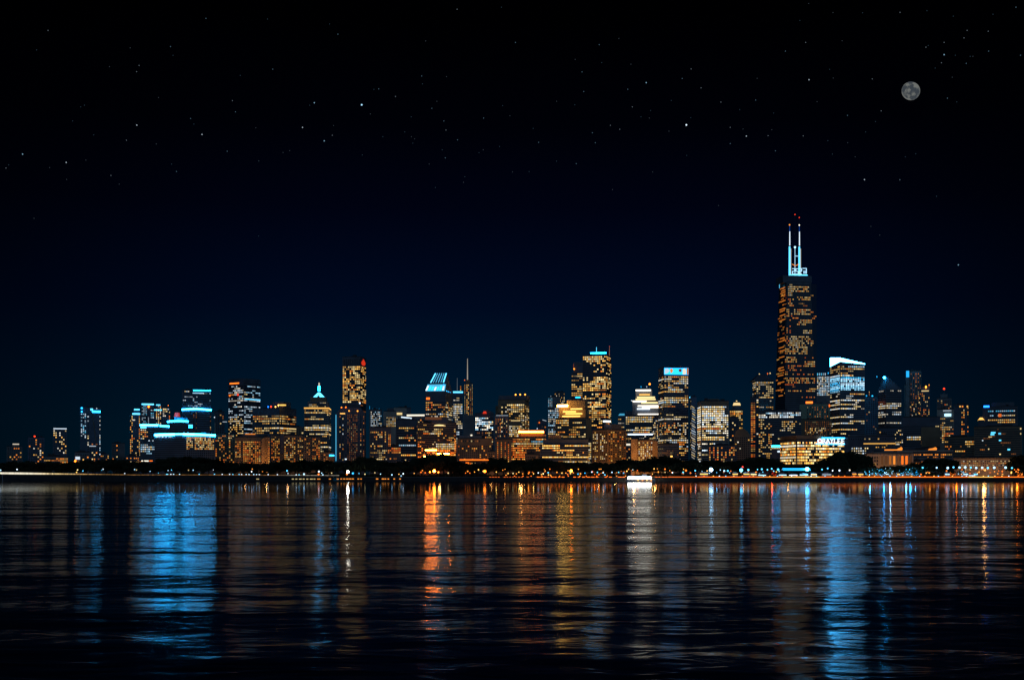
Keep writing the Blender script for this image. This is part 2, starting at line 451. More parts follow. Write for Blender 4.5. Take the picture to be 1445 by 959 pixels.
b.ribbon(199, 238, 605, 650, 'cool', .12, 2.6, 3.1, br=.8, dark=.3, full=0, zones=[(200, 209, 609, 616, .7, 'amber')],
         rows=[(607, 200, 206, 'white', .9), (618, 200, 205, 'white', .8), (628, 199, 209, 'cool', .6), (632, 200, 239, 'cool', .9), (636, 200, 207, 'cool', .7)])
b.bar(199, 210, 649.3, 650.8, 'white', 1.6); b.bar(211, 215.5, 649.2, 650.6, 'orange', 1.4); b.done()
b = B('office_block', 'round-roofed block with a red lit dome and white curved roofline', 236.5, 265.5, 595.5, 1720, wall='black', cat='office block')
b.prism([(236.5, 596), (236.5, 593.8), (251, 592.3), (265.5, 593.2), (265.5, 595.4), (251, 594.6)], 'roof_light', emat('arc', 24), 8, .5)
b.vol(250, 264, 588.5, 592.6, 'penthouse', 'navy'); b.cone(245.5, 254.5, 581.4, 587.4, 'red_dome', emat('red', .4), .75, 12); b.vol(246, 254, 587, 592.6, 'penthouse', 'navy'); b.ribbon(237.5, 264.5, 597, 640, 'dim', .05, br=.4, full=0); b.done()
b = B('office_tower', 'dark tower with white bands round its middle and top', 257.5, 297.5, 550.5, 2150, wall='navy')
b.bar(273, 297, 549.8, 551.6, 'arc', 9, 'roof_light'); b.bar(272, 287, 553.8, 555, 'ice', 1.0); b.ribbon(258.5, 297, 551, 576, 'cool', .25, 2.3, 2.6, br=.7, rows=[(551.5, 260, 267, 'white', .9)], zones=[(272, 280, 560, 576, .5, 'ice')])
b.prism([(257.4, 578.5), (257.4, 577.5), (276, 576.2), (297.6, 577.5), (297.6, 578.5), (276, 577.2)], 'light_tube', emat('cool', 1.3), .3, 1.8)
b.prism([(257, 579), (257, 577), (276, 575.6), (298, 577), (298, 579), (276, 577.8)], 'light_band', emat('arc', 24), 1.6, 1.4)
b.ribbon(258.5, 297, 580, 612, 'dim', .06, br=.6, full=0); b.strips([273.5, 277], 581, 611, 'dim', .5, br=.25); b.bar(263, 272, 599, 600.6, 'aqua', 2.2); b.bar(263, 272, 601.4, 603.4, 'arc', 10); b.strips([296.5], 580, 610, 'dim', .4, br=.5); b.done()
b = B('exhibition_block', 'wide black block under a long glowing white roofline', 219.5, 303, 615, 1330, wall='black', cat='office block', depth=30)
ry = lambda x: 612.4-1.8*max(0, 1-abs(x-262)/42.5)**.8
for xa, xb, s_ in ((219.5, 247, 62), (247, 258, 7), (258, 274, 56), (274, 303, 26)):
    b.prism([(xa, ry(xa)+3.1), (xa, ry(xa)), (xb, ry(xb)), (xb, ry(xb)+3.1)], 'roof_light', emat('arc', s_), 12, .8); b.prism([(xa, ry(xa)+2.1), (xa, ry(xa)+.9), (xb, ry(xb)+.9), (xb, ry(xb)+2.1)], 'light_tube', emat('cool', 1.3), .3, 1.2)
b.grid(222, 243, 615.4, 617.4, 'ice', .8, 1.6, 2, (.7, .8), br=1.4)
b.ribbon(220, 262, 618, 652, 'dim', .0, 2.2, 2.9, full=0, dark=0, br=.2)
b.grid(263, 301, 616, 634, 'gold', .75, 2.2, 2.6, (.75, .6), br=.8, zones=[(271, 275, 616, 634, 0), (263, 277, 616, 619, .9, 'amber', 1.2)]); b.grid(263, 301, 634, 650, 'amber', .03); b.done()
b = B('office_tower', 'unlit black tower between the white-banded towers', 302.5, 317, 581, 2000, wall='black')
b.strips([314.5], 583, 597, 'dim', .6); b.grid(303.5, 316, 584, 640, 'cream', .05, br=.8); b.bar(314, 320, 594.4, 595.2, 'cool', .6); b.vol(302.8, 304.4, 597, 640, 'corner_pier', 'pale', 3, 1.5); b.lamp(302.8, 588.6, 'cool', 1.2, 1.6); b.done()
# ---- 320..470
b = B('office_tower', 'broad tower of silvery white floors with a black top and orange strip', 322, 367.5, 541, 1950, xm=344, side='R', wall='black')
b.vol(322.2, 343.8, 533.5, 541, 'plant_floor', 'black', b.Dp); b.bar(324.5, 337.5, 539, 540.8, 'orange', 2.2, 'roof_light')
b.ribbon(322.6, 343.6, 543, 618, 'cool', .62, 2.2, 2.9, br=.95, dark=.15, full=.25, rows=[(556, 322, 332, 'orange', 1.0)], zones=[(322, 344, 590, 618, .5, 'cream')])
b.sbar(.05, .98, 561.8, 563.4, 'aqua', 1.2); b.lamp(336.3, 556.4, 'red', 1.5, 2.8); b.lamp(324.8, 557.2, 'orange', 2, 2.0); b.done()
b = B('office_block', 'wide dark office block of gold ribbon floors with lamps on its roof', 356.5, 418.5, 576, 1700, xm=394, side='R', wall='black', cat='office block')
b.vol(377, 393, 566, 576, 'penthouse'); b.ribbon(357.2, 393.6, 585, 612, 'gold', .7, 2.6, 3.2, br=.85, dark=.1, rows=[(605, 380, 394, 'cream', 1.2)])
for x, y, c in ((377.7, 573.2, 'blue'), (381.8, 573, 'red'), (388, 573.4, 'gold'), (392, 571.2, 'gold')): b.lamp(x, y, c, 4, 2.0, off=-b.Dp/2+1.5)
b.bar(394, 400, 570.4, 572, 'gold', 1.6, 'roof_light', off=-6); b.done()
b = B('apartment_block', 'long amber-windowed apartment house left of the orange floodlit slab', 303.5, 331, 613, 1400, wall='brown', cat='apartment house')
b.grid(304, 330.5, 620, 656, 'amber', .55, 2.7, 2.9, br=.64, colp=.7, zones=[(324, 331, 613, 656, .12)]); b.grid(305, 330, 613.5, 619, 'dim', .3); b.done()
b = B('apartment_block', 'dark roofed apartment house of packed amber windows beside the orange slab', 331.5, 368, 617, 1330, wall='brown', cat='apartment house')
b.vol(341, 364, 611.5, 617, 'penthouse', 'black'); b.bar(346, 360, 611.4, 612.8, 'amber', .9); b.grid(332, 367.5, 622, 657, 'amber', .78, 2.7, 2.9, br=.64, colp=.85, zones=[(332, 342, 645, 657, .05)]); b.done()
slab = B('apartment_slab', 'windowless slab floodlit bright orange between two apartment houses', 368.8, 380.5, 617, 1290, wall='brown', cat='apartment house', depth=18)
slab.strips([370.2, 379.5], 622, 655, 'amber', .7, br=.8); slab.vol(369.2, 373.5, 618, 655, 'stair_bay', 'brown', 5, 2.5); slab.done()
b = B('apartment_block', 'wide apartment house of scattered amber windows right of the orange slab', 382.5, 428, 614.5, 1370, wall='brown', cat='apartment house')
b.grid(383, 395, 615.5, 652, 'amber', .6, 2.6, 2.9, br=.64); b.grid(401, 427.5, 617, 652, 'warm', .62, 2.7, 2.8, br=.64, colp=.85); b.vol(395.5, 400.5, 612.5, 640, 'stair_bay', 'black', 6, 1.5); b.done()
b = B('apartment_block', 'amber-windowed apartment house at the foot of the cyan-domed tower', 429, 452, 617, 1300, wall='brown', cat='apartment house')
b.grid(429.5, 451.5, 618, 654, 'amber', .5, 2.6, 2.9, br=.64, colp=.8, zones=[(440, 452, 633, 646, .7, 'orange')]); b.done()
b = B('domed_tower', 'stepped tower crowned by a glowing cyan pyramid and lantern', 429.2, 467, 575.5, 1850, xm=464, side='R', wall='grey', depth=46)
b.vol(425, 433, 602, 640, 'shoulder', 'grey', 20, -4); b.grid(425.5, 429, 603, 640, 'warm', .3)
b.vol(434, 462, 566, 575.5, 'setback'); b.vol(437.5, 459, 559.5, 566, 'setback', 'brown'); b.cone(438.8, 458.6, 551.6, 560, 'pyramid_roof', emat('aqua', 2.6), .10, 8)  # floodlighting on the pyramid is put in as its own glow
b.cone(446.4, 451, 557.4, 561.2, 'gable', M['brown'], .5, 4, cy=-11); b.cone(446.8, 450.8, 543, 549.6, 'lantern', emat('arc', 14), .85, 8); b.cone(447.6, 450, 538.2, 543, 'finial', emat('white', .6), .8, 8); b.cone(447.6, 450.2, 549.4, 552.2, 'lantern_base', M['brown'], 1, 8)
b.bar(429.4, 464, 574.8, 576.6, 'gold', 1.1, 'cornice_light', True); b.ribbon(436, 460, 567, 574.6, 'cream', .4, 2.2, 2.8, br=.5, side=False)
b.ribbon(430, 463.6, 577.5, 650, 'cream', .3, 2.2, 3.0, br=.75, dark=.35, full=.05, rows=[(583.5, 429, 464, 'gold', .9), (603, 427, 464, 'white', 1.3), (606, 427, 464, 'cream', .9), (613, 437, 464, 'cream', 1.1), (624.5, 440, 462, 'gold', 1.0), (630, 442, 464, 'white', 1.1), (591.5, 430, 456, 'gold', .8)]); b.done()
b = B('stone_annex', 'small brown annex with a cyan lamp below the domed tower', 452, 471.5, 638.5, 1255, xm=464, side='R', wall='brown', cat='building')
b.bar(464.5, 464, 641, 641.5, 'cyan', 1) if False else None
b.sbar(.1, .95, 641.2, 643, 'cyan', 6); b.grid(453, 463, 640, 652, 'dim', .4); b.done()
b = B('office_slab', 'dim brown slab glimpsed left of the domed tower', 417, 425, 602, 2300, wall='brown', cat='building'); b.grid(417.5, 424.5, 604, 640, 'dim', .1); b.done()
# ---- 470..600
b = B('office_tower', 'dark grey-ribbed tower with one cyan edge and a sloping shoulder', 474.5, 515.5, 583.5, 1500, wall='black')
b.prism([(474.6, 583.5), (482, 574), (509, 575), (515.4, 583.5)], 'sloped_roof', 'black'); b.vol(473.6, 475, 585, 650, 'edge_light', emat('aqua', .55, False), 3, 1.0)
b.strips([480, 484], 586, 650, 'mixed', .35, 3.0, 1.2, br=.8); b.strips([491, 493.5, 496, 498.5, 501, 503.5], 584, 652, 'dim', .85, 2.6, 1.2, br=.3); b.strips([509, 513], 586, 650, 'dim', .5, br=.6)
b.bar(480, 487, 582.6, 584, 'gold', 1.6); 
for x, y, c in ((482, 574.6, 'orange'), (492.6, 579.5, 'amber'), (504.5, 579.6, 'amber'), (488, 574.4, 'orange')): b.lamp(x, y, c, 4, 1.8)
b.grid(486, 490, 640, 652, 'white', .3, br=1.3); b.done()
b = B('office_tower', 'tall tower of packed gold windows with a red emblem on its dark top', 483, 516.5, 503.5, 2350, xm=508.5, side='R', wall='black')
b.strips([486 + 3.0*i for i in range(8)], 506, 515, 'cool', .0, w=1.8); b.vol(483.2, 508.3, 503.2, 505, 'cornice', 'grey', b.Dp*.98)
b.ribbon(483.6, 508, 516, 568, 'gold', .9, 2.5, 2.9, br=1.15, dark=.05, full=.3, zones=[(489, 494, 521, 533, .1), (495, 500, 536, 541, .1), (491, 494, 545, 566, .1)], sidep=.75, fill=.58)
b.ribbon(483.6, 508, 570, 584, 'dim', .1, br=.6)
mb = MB(); P = [(.35, 0), (.18, .25), (.2, .5), (.42, .82), (.5, 1.0), (.66, .78), (.84, .42), (.78, .15), (.6, 0)]
pts = [b.sp(t, 514.5-9*h, .9) for t, h in P]; back = [b.sp(t, 514.5-9*h, .05) for t, h in P]
mb.loft(back, pts); link('red_emblem', mb.mesh('red_emblem', [emat('red', .65)]), b.o); b.lamp(508, 568.5, 'cool', 2.5, 2.0); b.done()
b = B('office_tower', 'whitish tower with thin blue masts on its flat roof', 521, 539, 578, 2150, wall='grey')
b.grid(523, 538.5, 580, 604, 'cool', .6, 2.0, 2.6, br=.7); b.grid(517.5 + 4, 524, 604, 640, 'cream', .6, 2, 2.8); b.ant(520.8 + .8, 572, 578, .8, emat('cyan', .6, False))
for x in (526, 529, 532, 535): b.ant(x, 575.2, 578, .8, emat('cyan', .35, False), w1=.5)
b.done()
b = B('civic_block', 'pale grey block with tall white slit windows and a penthouse', 541, 559, 580.5, 1980, wall='pale', cat='office block')
b.strips([546.2, 549, 551.8, 554.6, 557.4], 588, 602, 'cream', .95, 2.2, 1.2, br=.8); b.vol(546, 555, 575.5, 580.5, 'penthouse', 'black', 18); b.done()
b = B('civic_block', 'pale slab with a broad flat top beside the slit-windowed block', 555.5, 580, 575.4, 2120, wall='pale', cat='office block')
b.bar(560, 567.5, 582, 585, 'cream', .9, 'lit_floor'); b.vol(574, 579.8, 575.2, 600, 'dark_end', 'black', 8, .6); b.grid(561, 573, 587, 600, 'cool', .3); b.done()
b = B('low_block', 'block with long white roof lights between the pale slab and slanted-roof tower', 566, 599, 586.8, 1800, wall='grey', cat='office block')
b.bar(574, 599, 584.6, 586.8, 'white', 1.3, 'roof_light', tilt=.2); b.bar(566, 581, 587.4, 589.2, 'cool', 1.2, tilt=-1.5); b.grid(567, 598, 591, 615, 'amber', .3); b.done()
b = B('office_block', 'dark block with a black roof and broken amber rows behind the trees', 521.5, 552, 603.5, 1440, wall='black', cat='office block')
b.vol(523, 550, 602, 604, 'roof_slab', 'black', 24); b.grid(522.5, 545, 608, 634, 'warm', .35, 2.6, 3.4, br=.8); b.ribbon(522.5, 551, 634, 652, 'cream', .45, 2.4, 2.8, br=.8, dark=.1); b.strips([548.6, 550.6], 612, 633, 'orange', .8, 2.8, 1.4, br=.8); b.done()
b = B('office_block', 'stepped black block with gold bars on its lowest floors', 558.5, 588.5, 592.5, 1560, wall='black', cat='office block')
b.ribbon(560, 587, 602, 654, 'warm', .1, 2.6, 3.4, br=.9, dark=.3, full=0, rows=[(605, 562, 583, 'gold', .8), (616, 562, 583, 'cream', .7), (619, 568, 580, 'amber', .7), (628.5, 562, 587, 'cool', .7), (643, 559, 587, 'gold', 1.3)]); b.vol(561, 585, 590.5, 592.5, 'roof_slab', 'black', 20); b.done()
b = B('low_block', 'low block with orange floor bars in front of the stepped black block', 546, 566, 630.5, 1300, wall='black', cat='building')
b.ribbon(547, 565.5, 631, 654, 'amber', .3, 2.6, 3.0, br=.9, dark=.3, rows=[(632, 551, 566, 'orange', 1.0), (637, 556, 566, 'amber', 1.0)]); b.done()
# ---- 590..760
b = B('hotel_block', 'broad dark block with orange-lit rows below the slanted-roof tower', 588.8, 644, 597, 1480, wall='brown', cat='office block', depth=40)
b.ribbon(589.5, 643, 598, 652, 'warm', .28, 2.6, 3.0, br=.9, dark=.28, full=.03, rows=[(612, 604, 622, 'cream', 1.0), (628, 616, 643, 'cream', 1.1), (633, 606, 643, 'gold', 1.0)], zones=[(588, 598, 625, 652, .55, 'orange', 2.0), (598, 643, 634, 646, .6, 'orange', 2.6)])
b.vol(609, 631, 588.5, 597, 'drum', 'black', 18, 0); b.prism([(612, 600.6), (614, 599.4), (619, 598.8), (625, 599.2), (629, 600.6)], 'arch_light', emat('cream', 1.6), 1, .8); b.bar(600, 623, 588, 592, 'rust', .22, 'lit_parapet'); b.strips([641.8, 643], 618, 641, 'orange', .9, 2.6, 1.5, br=1.1); b.bar(607, 614, 642.4, 645.4, 'orange', 520, 'entrance_light'); b.bar(598, 605, 643.4, 644.8, 'orange', 400, 'lit_floor'); b.bar(617, 634, 639.4, 640.6, 'orange', 400, 'lit_floor'); b.bar(600, 616, 634.4, 635.4, 'orange', 280, 'lit_floor'); b.bar(620, 632, 645, 646, 'orange', 400, 'lit_floor'); b.done()  # these orange floor bars are added to feed the streak in the water
b = B('diamond_roof_tower', 'tower with a steep slanted roof lined in bright cyan slats', 600, 639, 552, 1780, xm=628.5, side='R', wall='black', roof=False, depth=44)
dd = b.Dp; X0, X1 = -b.W/2, b.W/2; zt = b.lz(524.5)
mb = MB(); e0, e1 = b.lx(611.5), X1
mb.v = [(X0, -dd/2, b.H), (X1, -dd/2, b.H), (X1, dd/2, b.H), (X0, dd/2, b.H), (e0, -dd/2+10, zt), (e1, -dd/2+10, zt)]
mb.f = [(0, 1, 5, 4), (1, 2, 5), (2, 3, 4, 5), (3, 0, 4), (3, 2, 1, 0)]; mb.m = [0]*5
link('slanted_roof', mb.mesh('slanted_roof', [M['navy']]), b.o)
def roofp(x, y):     # a point just above the slanted front slope
    t = (552-y)/27.5; return Vector((b.lx(x), -dd/2+10*t-.35, b.lz(y)))
def slat(p, q, w, col, st, nm):
    mb = MB(); A = [roofp(p[0]-w/2, p[1]), roofp(p[0]+w/2, p[1]), roofp(q[0]+w/2, q[1]), roofp(q[0]-w/2, q[1])]
    mb.loft([a+Vector((0, .3, 0)) for a in A], A); link(nm, mb.mesh(nm, [emat(col, st)]), b.o)
for i in range(6): slat((606.6+3.6*i, 539), (612.2+3.05*i, 525.4), 1.7 if i in (0, 5) else .9, 'aqua', 2.2 if i in (0, 5) else .9, 'roof_slat')
slat((614.6, 551.4), (615.4, 541.6), 26, 'aqua', .8, 'lit_roof_band')
for i in range(7): slat((601.4+3.9*i, 550.6), (603.6+3.7*i, 544+random.uniform(-2.5, 1.5)), 2.5, 'arc' if i % 3 else 'cool', 3 if i % 3 else 1.6, 'roof_slat')
for i in range(3): 
    mb = MB(); A = [b.sp(.12+.25*i, 551.6, .4), b.sp(.25+.25*i, 551.6, .4), b.sp(.12+.2*i, 541+3*i, .0), b.sp(.04+.2*i, 541+3*i, .0)]
    A = [Vector((p.x-(.0 if k < 2 else 3.0), p.y, p.z)) for k, p in enumerate(A)]
    mb.loft([a+Vector((-.3, 0, 0)) for a in A], A); link('roof_slat', mb.mesh('roof_slat', [emat('cyan', 2.4)]), b.o)
b.bar(601.5, 606.5, 560.2, 563.4, 'orange', 1.6, 'lit_sign'); b.ribbon(600.6, 628, 566, 592, 'mixed', .55, 2.6, 3.2, br=.85, dark=.1, full=.1, zones=[(600, 611, 566, 580, .8, 'amber')]); b.done()
b = B('office_tower', 'grey tower with a cyan roof edge and thin mast beside the spire tower', 639.5, 653, 552.5, 2250, wall='navy')
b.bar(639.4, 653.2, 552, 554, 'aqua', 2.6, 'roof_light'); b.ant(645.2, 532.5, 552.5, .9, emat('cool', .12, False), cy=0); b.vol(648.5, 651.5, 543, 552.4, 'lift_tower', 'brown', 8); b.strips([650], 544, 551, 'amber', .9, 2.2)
b.ribbon(639.8, 652.6, 557, 632, 'white', .5, 2.3, 3.0, br=.8, dark=.15, full=.1, rows=[(575, 640, 653, 'white', 1.0), (581, 640, 653, 'white', .9)]); b.done()
b = B('spire_tower', 'slim tower with vertical gold strips and a tall pale spire', 655.4, 667.2, 541, 2400, wall='grey')
b.strips([655.9, 666.4], 542, 630, 'gold', .95, 2.0, .9, br=.45); b.strips([659, 661], 542, 630, 'warm', .6, 2.6, 1.3, br=.9); b.strips([664], 545, 625, 'dim', .8, br=.3)
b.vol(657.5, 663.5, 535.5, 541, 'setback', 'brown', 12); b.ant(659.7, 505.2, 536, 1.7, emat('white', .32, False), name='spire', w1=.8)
b.lamp(655.6, 536.2, 'orange', 1.2, 1.5); b.vol(653.6, 669.4, 585, 640, 'lower_setback', 'grey', b.Dp+10, 2); b.strips([668], 590, 630, 'dim', .8, br=.3); b.bar(664, 666.4, 613, 617, 'white', 1.4, off=3); b.done()
b = B('low_block', 'dark low block of scattered amber windows behind the orange-eaved pavilion', 645, 694, 619, 1390, wall='brown', cat='building', depth=30)
b.vol(648, 680, 614.5, 619, 'roof_floor', 'grey', 20); b.grid(646, 693, 628, 652, 'amber', .22, 2.8, 3.0, br=.9); b.grid(650, 678, 620, 624, 'dim', .4, br=.5); b.done()
b = B('office_block', 'block with bluish white floors and one red lamp on its peaked roof', 670, 697, 583.5, 2050, wall='black', cat='office block')
b.prism([(676, 583.5), (688, 577.8), (697, 582), (697, 583.6)], 'peaked_roof', 'black', 26); b.cone(681, 687, 580.2, 583.4, 'red_lamp', emat('red', .7), .6, 10, cy=-18)
b.ribbon(670.6, 696, 588.5, 607, 'cool', .85, 2.4, 2.8, br=1.7, dark=0, full=.4, zones=[(688, 694, 592, 597, .2)], fill=.6); b.grid(669.8 + .6, 696, 609, 640, 'dim', .5, 2.4, 3, br=.7, zones=[(686, 694, 608, 640, .7, 'gold')]); b.done()
b = B('office_tower', 'brown-topped square tower of cream windows with three orange roof lamps', 702.5, 747, 564, 1900, xm=740.5, side='R', wall='brown')
b.vol(702.8, 742, 557.2, 564, 'plant_floor', 'black', b.Dp*.85); b.vol(697.5, 703, 571.5, 640, 'wing', 'brown', 24)
b.ribbon(707, 740, 569.5, 622, 'cream', .75, 2.7, 3.1, br=.85, dark=.1, zones=[(707, 716, 569, 600, .5)], rows=[(571, 718, 738, 'cream', 1.3)], side=False, fill=.58); b.sgrid(571, 620, 3, pal='cream', p=.5, br=.7)
for x in (726.5, 733, 740): b.lamp(x, 556, 'amber', 5, 2.2, off=-14)
b.done()
b = B('office_block', 'dark ribbed block with a pale roof strip before the brown-topped tower', 697.8, 717.5, 586, 1560, wall='grey', cat='office block')
b.bar(700, 717, 585.2, 586.6, 'cool', .25, 'roof_light'); b.strips([700, 703, 706, 709, 712, 715], 590, 640, 'dim', .5, br=.7); b.grid(703, 713, 595, 610, 'cream', .3); b.done()
b = B('office_block', 'small block of bright cream windows in front of the brown-topped tower', 718, 736.5, 594, 1620, wall='brown', cat='office block')
b.grid(718.6, 736, 600, 622, 'cream', .85, 2.1, 2.6, (.7, .62), br=.95); b.bar(721, 734, 592.4, 594, 'cream', .6, 'roof_light'); b.done()
b = B('apartment_block', 'brown apartment house with orange lamp columns between dark blocks', 699.5, 722, 620, 1290, wall='brown', cat='apartment house')
b.strips([702.3, 707.5, 713, 717.5], 623, 652, 'orange', .9, 2.8, 1.6, br=.75); b.vol(703.5, 719, 616.5, 620, 'penthouse', 'black', 14); b.done()
b = B('low_block', 'squat floodlit brown block left of the apartment house with orange columns', 688.5, 698.8, 637.5, 1230, wall='brown', cat='building', depth=14)
b.grid(689, 698, 639, 650, 'dim', .2); b.done()
b = B('terraced_office', 'terraced office block with a long glowing orange-white roof beam', 718.5, 768, 617, 1420, wall='brown', cat='office block', depth=34)
b.vol(735, 768, 611, 617, 'roof_floor', 'black', 24); b.bar(731.5, 767.5, 607.4, 610.6, 'orange', 12, 'roof_light', off=-5); b.bar(731.5, 767.5, 608.2, 609.6, 'cream', 5, 'roof_light', off=-4.4); b.vol(740, 760, 609.8, 611.4, 'beam_support', 'black', 12)
b.ribbon(719, 767, 618, 649, 'amber', .75, 2.2, 3.0, br=1.05, dark=.05, rows=[(622, 750, 767, 'ice', .5), (625, 724, 767, 'cream', .9)], zones=[(744, 768, 634, 652, .12), (718, 741, 630, 650, .85, 'orange', 1.2)]); b.done()
b = B('brick_house', 'low reddish brick house half hidden by trees near the terraced office', 741, 760, 641.5, 1210, wall='brown', cat='building', depth=14)
b.grid(742, 759, 643, 650, 'dim', .25); b.done()
b = B('office_tower', 'dark slant-topped tower with one orange window behind the orange beam', 757.5, 771.5, 593, 2250, wall='navy', roof=False)
b.prism([(757.5, 593), (764, 591), (771.5, 593.4), (771.5, 595), (757.5, 594)], 'slanted_roof', 'navy'); b.bar(765.5, 771, 591.6, 592.6, 'cool', .5, tilt=-1.5); b.lamp(761, 596, 'orange', 1.2, 2.0); b.lamp(754.6 + 3.5, 604.4, 'cool', 1.0, 1.6); b.grid(758, 771, 598, 630, 'dim', .1); b.done()
# ---- 770..930
b = B('office_tower', 'pale blue tower with glassy fins behind the curved terraces', 773, 790.5, 560, 2150, wall='grey')
b.strips([774.2, 776.4, 778.6], 561, 574, 'ice', 1, 2.0, 1.5, br=.4); b.ribbon(773.4, 790, 575, 625, 'cool', .85, 2.3, 3.0, br=.75, dark=.05, fill=.55); b.lamp(777.6, 558.8, 'cool', .8, 1.8, off=0); b.done()
b = B('office_tower', 'dark flat-topped tower just behind the pale blue tower', 782, 797.5, 553.5, 2400, wall='black')
b.grid(782.6, 797, 554.5, 600, 'cream', .45, 1.9, 2.6, br=.6); b.done()
b = B('office_tower', 'dark tower of gold windows hugging the left of the tall gold tower', 806, 823, 526, 2500, wall='black')
b.vol(809.5, 823, 510.5, 526, 'upper_tower', 'black', 20); b.ribbon(806.3, 822.6, 526, 562, 'gold', .6, 2.6, 2.9, br=.8, dark=.1, full=.1); b.prism([(809.2, 512), (811, 510.6), (811, 520), (809.2, 520)], 'edge_light', emat('orange', .5), 1, -12); b.lamp(810.2, 520.4, 'amber', 2.5, 2.4); b.bar(812, 819, 559.6, 561.4, 'cyan', 3.5); b.done()
b = B('office_tower', 'tall bright gold tower with a cyan roof bar and two short masts', 821.5, 862.5, 501, 2200, xm=855.3, side='R', wall='black')
b.bar(833, 855, 496.6, 498.4, 'arc', 10, 'roof_light', off=-4); b.vol(834, 854, 498.2, 501, 'plant_floor', 'black', 20)
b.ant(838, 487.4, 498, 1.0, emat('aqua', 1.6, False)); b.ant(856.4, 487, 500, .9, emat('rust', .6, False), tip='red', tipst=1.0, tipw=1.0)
b.ribbon(822.4, 854.8, 501.6, 604, 'gold', .78, 2.5, 2.95, br=1.3, dark=.1, full=.3, rows=[(503, 822, 851, 'gold', 1.2), (506, 825, 853, 'cream', 1.2), (509, 827, 848, 'gold', 1.0)],
   zones=[(822, 856, 511, 524, .12), (830, 838, 532, 538, .1), (838, 856, 511, 524, .35), (822, 840, 553, 559, .15)], sidep=.6, fill=.58); b.done()
b = B('terraced_office', 'curved terraced block topped by a rust-coloured drum and white beam', 783.5, 835, 590, 1680, xm=827, side='R', wall='brown', cat='office block', depth=44)
b.vol(793, 825, 577, 590, 'upper_terrace', 'brown', 28); b.vol(797.5, 823.5, 563.5, 577, 'rust_drum', 'brown', 20); b.bar(786, 801, 570.4, 573.4, 'gold', 26, 'roof_light', off=-3); b.bar(792, 802, 572, 574.4, 'amber', 2.2, 'roof_light', off=-2.8)
b.vol(786, 798, 573.4, 590, 'stair_tower', 'brown', 20)
mb = MB()
for (x0, x1, y) in ((805, 821, 575.6), (794, 812, 579.4), (798, 821, 582.4), (793, 818, 586)): b.bar(x0, x1, y, y+1.5, 'gold', 2.6, 'lit_floor', off=-4)
b.ribbon(784, 826.6, 591, 624, 'warm', .45, 2.7, 3.2, br=1.0, dark=.2, rows=[(592, 784, 803, 'gold', 1.0), (595.5, 784, 803, 'gold', .9), (596, 807, 822, 'cream', 1.0), (602, 813, 827, 'gold', 1.2)], side=False); b.done()
b = B('low_terraced_hall', 'wide dark hall with long amber floors at the edge of the park trees', 762, 832, 628, 1350, wall='black', cat='office block', depth=40)
b.vol(766, 830, 619.5, 628, 'roof_floor', 'black', 30); b.vol(773.5, 795, 613, 619.5, 'brown_penthouse', 'brown', 18); b.strips([775 + 3*i for i in range(7)], 614, 619, 'dim', .9, 2.5, 1.2, br=.5)
b.ribbon(762.8, 831, 627, 656, 'amber', .2, 2.3, 3.3, br=1.0, dark=.1, full=0, rows=[(628, 766, 790, 'gold', 2.04), (631.5, 766, 790, 'gold', 1.87), (628, 796, 830, 'gold', 1.53), (634, 780, 810, 'amber', 1.87), (644, 764, 830, 'gold', 1.70), (650, 795, 830, 'cream', .9)]); b.done()
b = B('annex_block', 'thin annex of cream windows between the dark hall and brown apartments', 830.2, 834.6, 622, 1250, wall='brown', cat='building', depth=12)
b.grid(830.4, 834.4, 624, 654, 'cream', .8, 2.1, 3.0); b.done()
bro = B('apartment_house', 'large floodlit brown apartment house dotted with cream windows', 835.5, 884, 606.5, 1330, xm=857.5, side='R', wall='brown', cat='apartment house')
bro.grid(836, 857, 608, 651, 'cream', .42, 2.8, 2.95, (.55, .5), br=.85, colp=.85); bro.sgrid(608, 651, 8, pal='amber', p=.3, br=.7); bro.bar(851, 853.6, 592.6, 595, 'cool', 2.2, 'roof_light', off=-8); bro.vol(846, 857, 598, 606.5, 'penthouse', 'black', 14); bro.done()
b = B('office_block', 'small pale block with a tilted blue roof right of the tall gold tower', 872, 881.5, 586, 2000, wall='grey', cat='office block')
b.prism([(872.4, 586), (874.5, 583.2), (881.3, 583.2), (881.3, 586)], 'tilted_roof', emat('aqua', .55, False), 14); b.ribbon(872.4, 881, 587, 615, 'cream', .6, 2.3, 2.8, br=.6); b.done()
b = B('office_tower', 'stepped tower of bright white terraces topped by an orange beacon', 882.5, 930.5, 586, 1850, wall='black', depth=44)
b.vol(892.5, 929, 564, 586, 'middle_step', 'black', 36); b.vol(897, 920, 549.5, 564, 'upper_step', 'black', 26); b.vol(882.6, 893, 579, 586, 'penthouse', 'navy', 20)
st = b
st.bar(897, 918.5, 549.4, 550.8, 'white', 3, 'lit_floor', off=-8)
for (x0, x1, y, c, e) in ((902, 917, 555.6, 'gold', .8), (899, 924, 559.4, 'cream', 1.0), (897, 925, 562.2, 'cream', .9)): st.bar(x0, x1, y, y+1.5, c, e*1.6, 'lit_floor', off=-8)
for (x0, x1, y, c, e) in ((893, 912, 565, 'white', 1.7), (905, 928, 567.2, 'cream', .9), (900, 929, 571.6, 'white', 1.3), (906, 929, 573.6, 'white', 1.2), (899, 917, 575.8, 'cool', 1.2), (900, 930, 583.4, 'white', 1.1)): st.bar(x0, x1, y, y+1.6, c, e*1.9, 'lit_floor', off=-3)
st.ribbon(883, 930, 587, 626, 'cream', .3, 2.6, 3.1, br=.9, dark=.2, rows=[(589, 883, 915, 'cream', .9), (592, 884, 930, 'white', .8), (595.5, 886, 914, 'cream', 1.0), (606, 886, 918, 'white', 1.0), (609, 902, 916, 'amber', 1.0)])
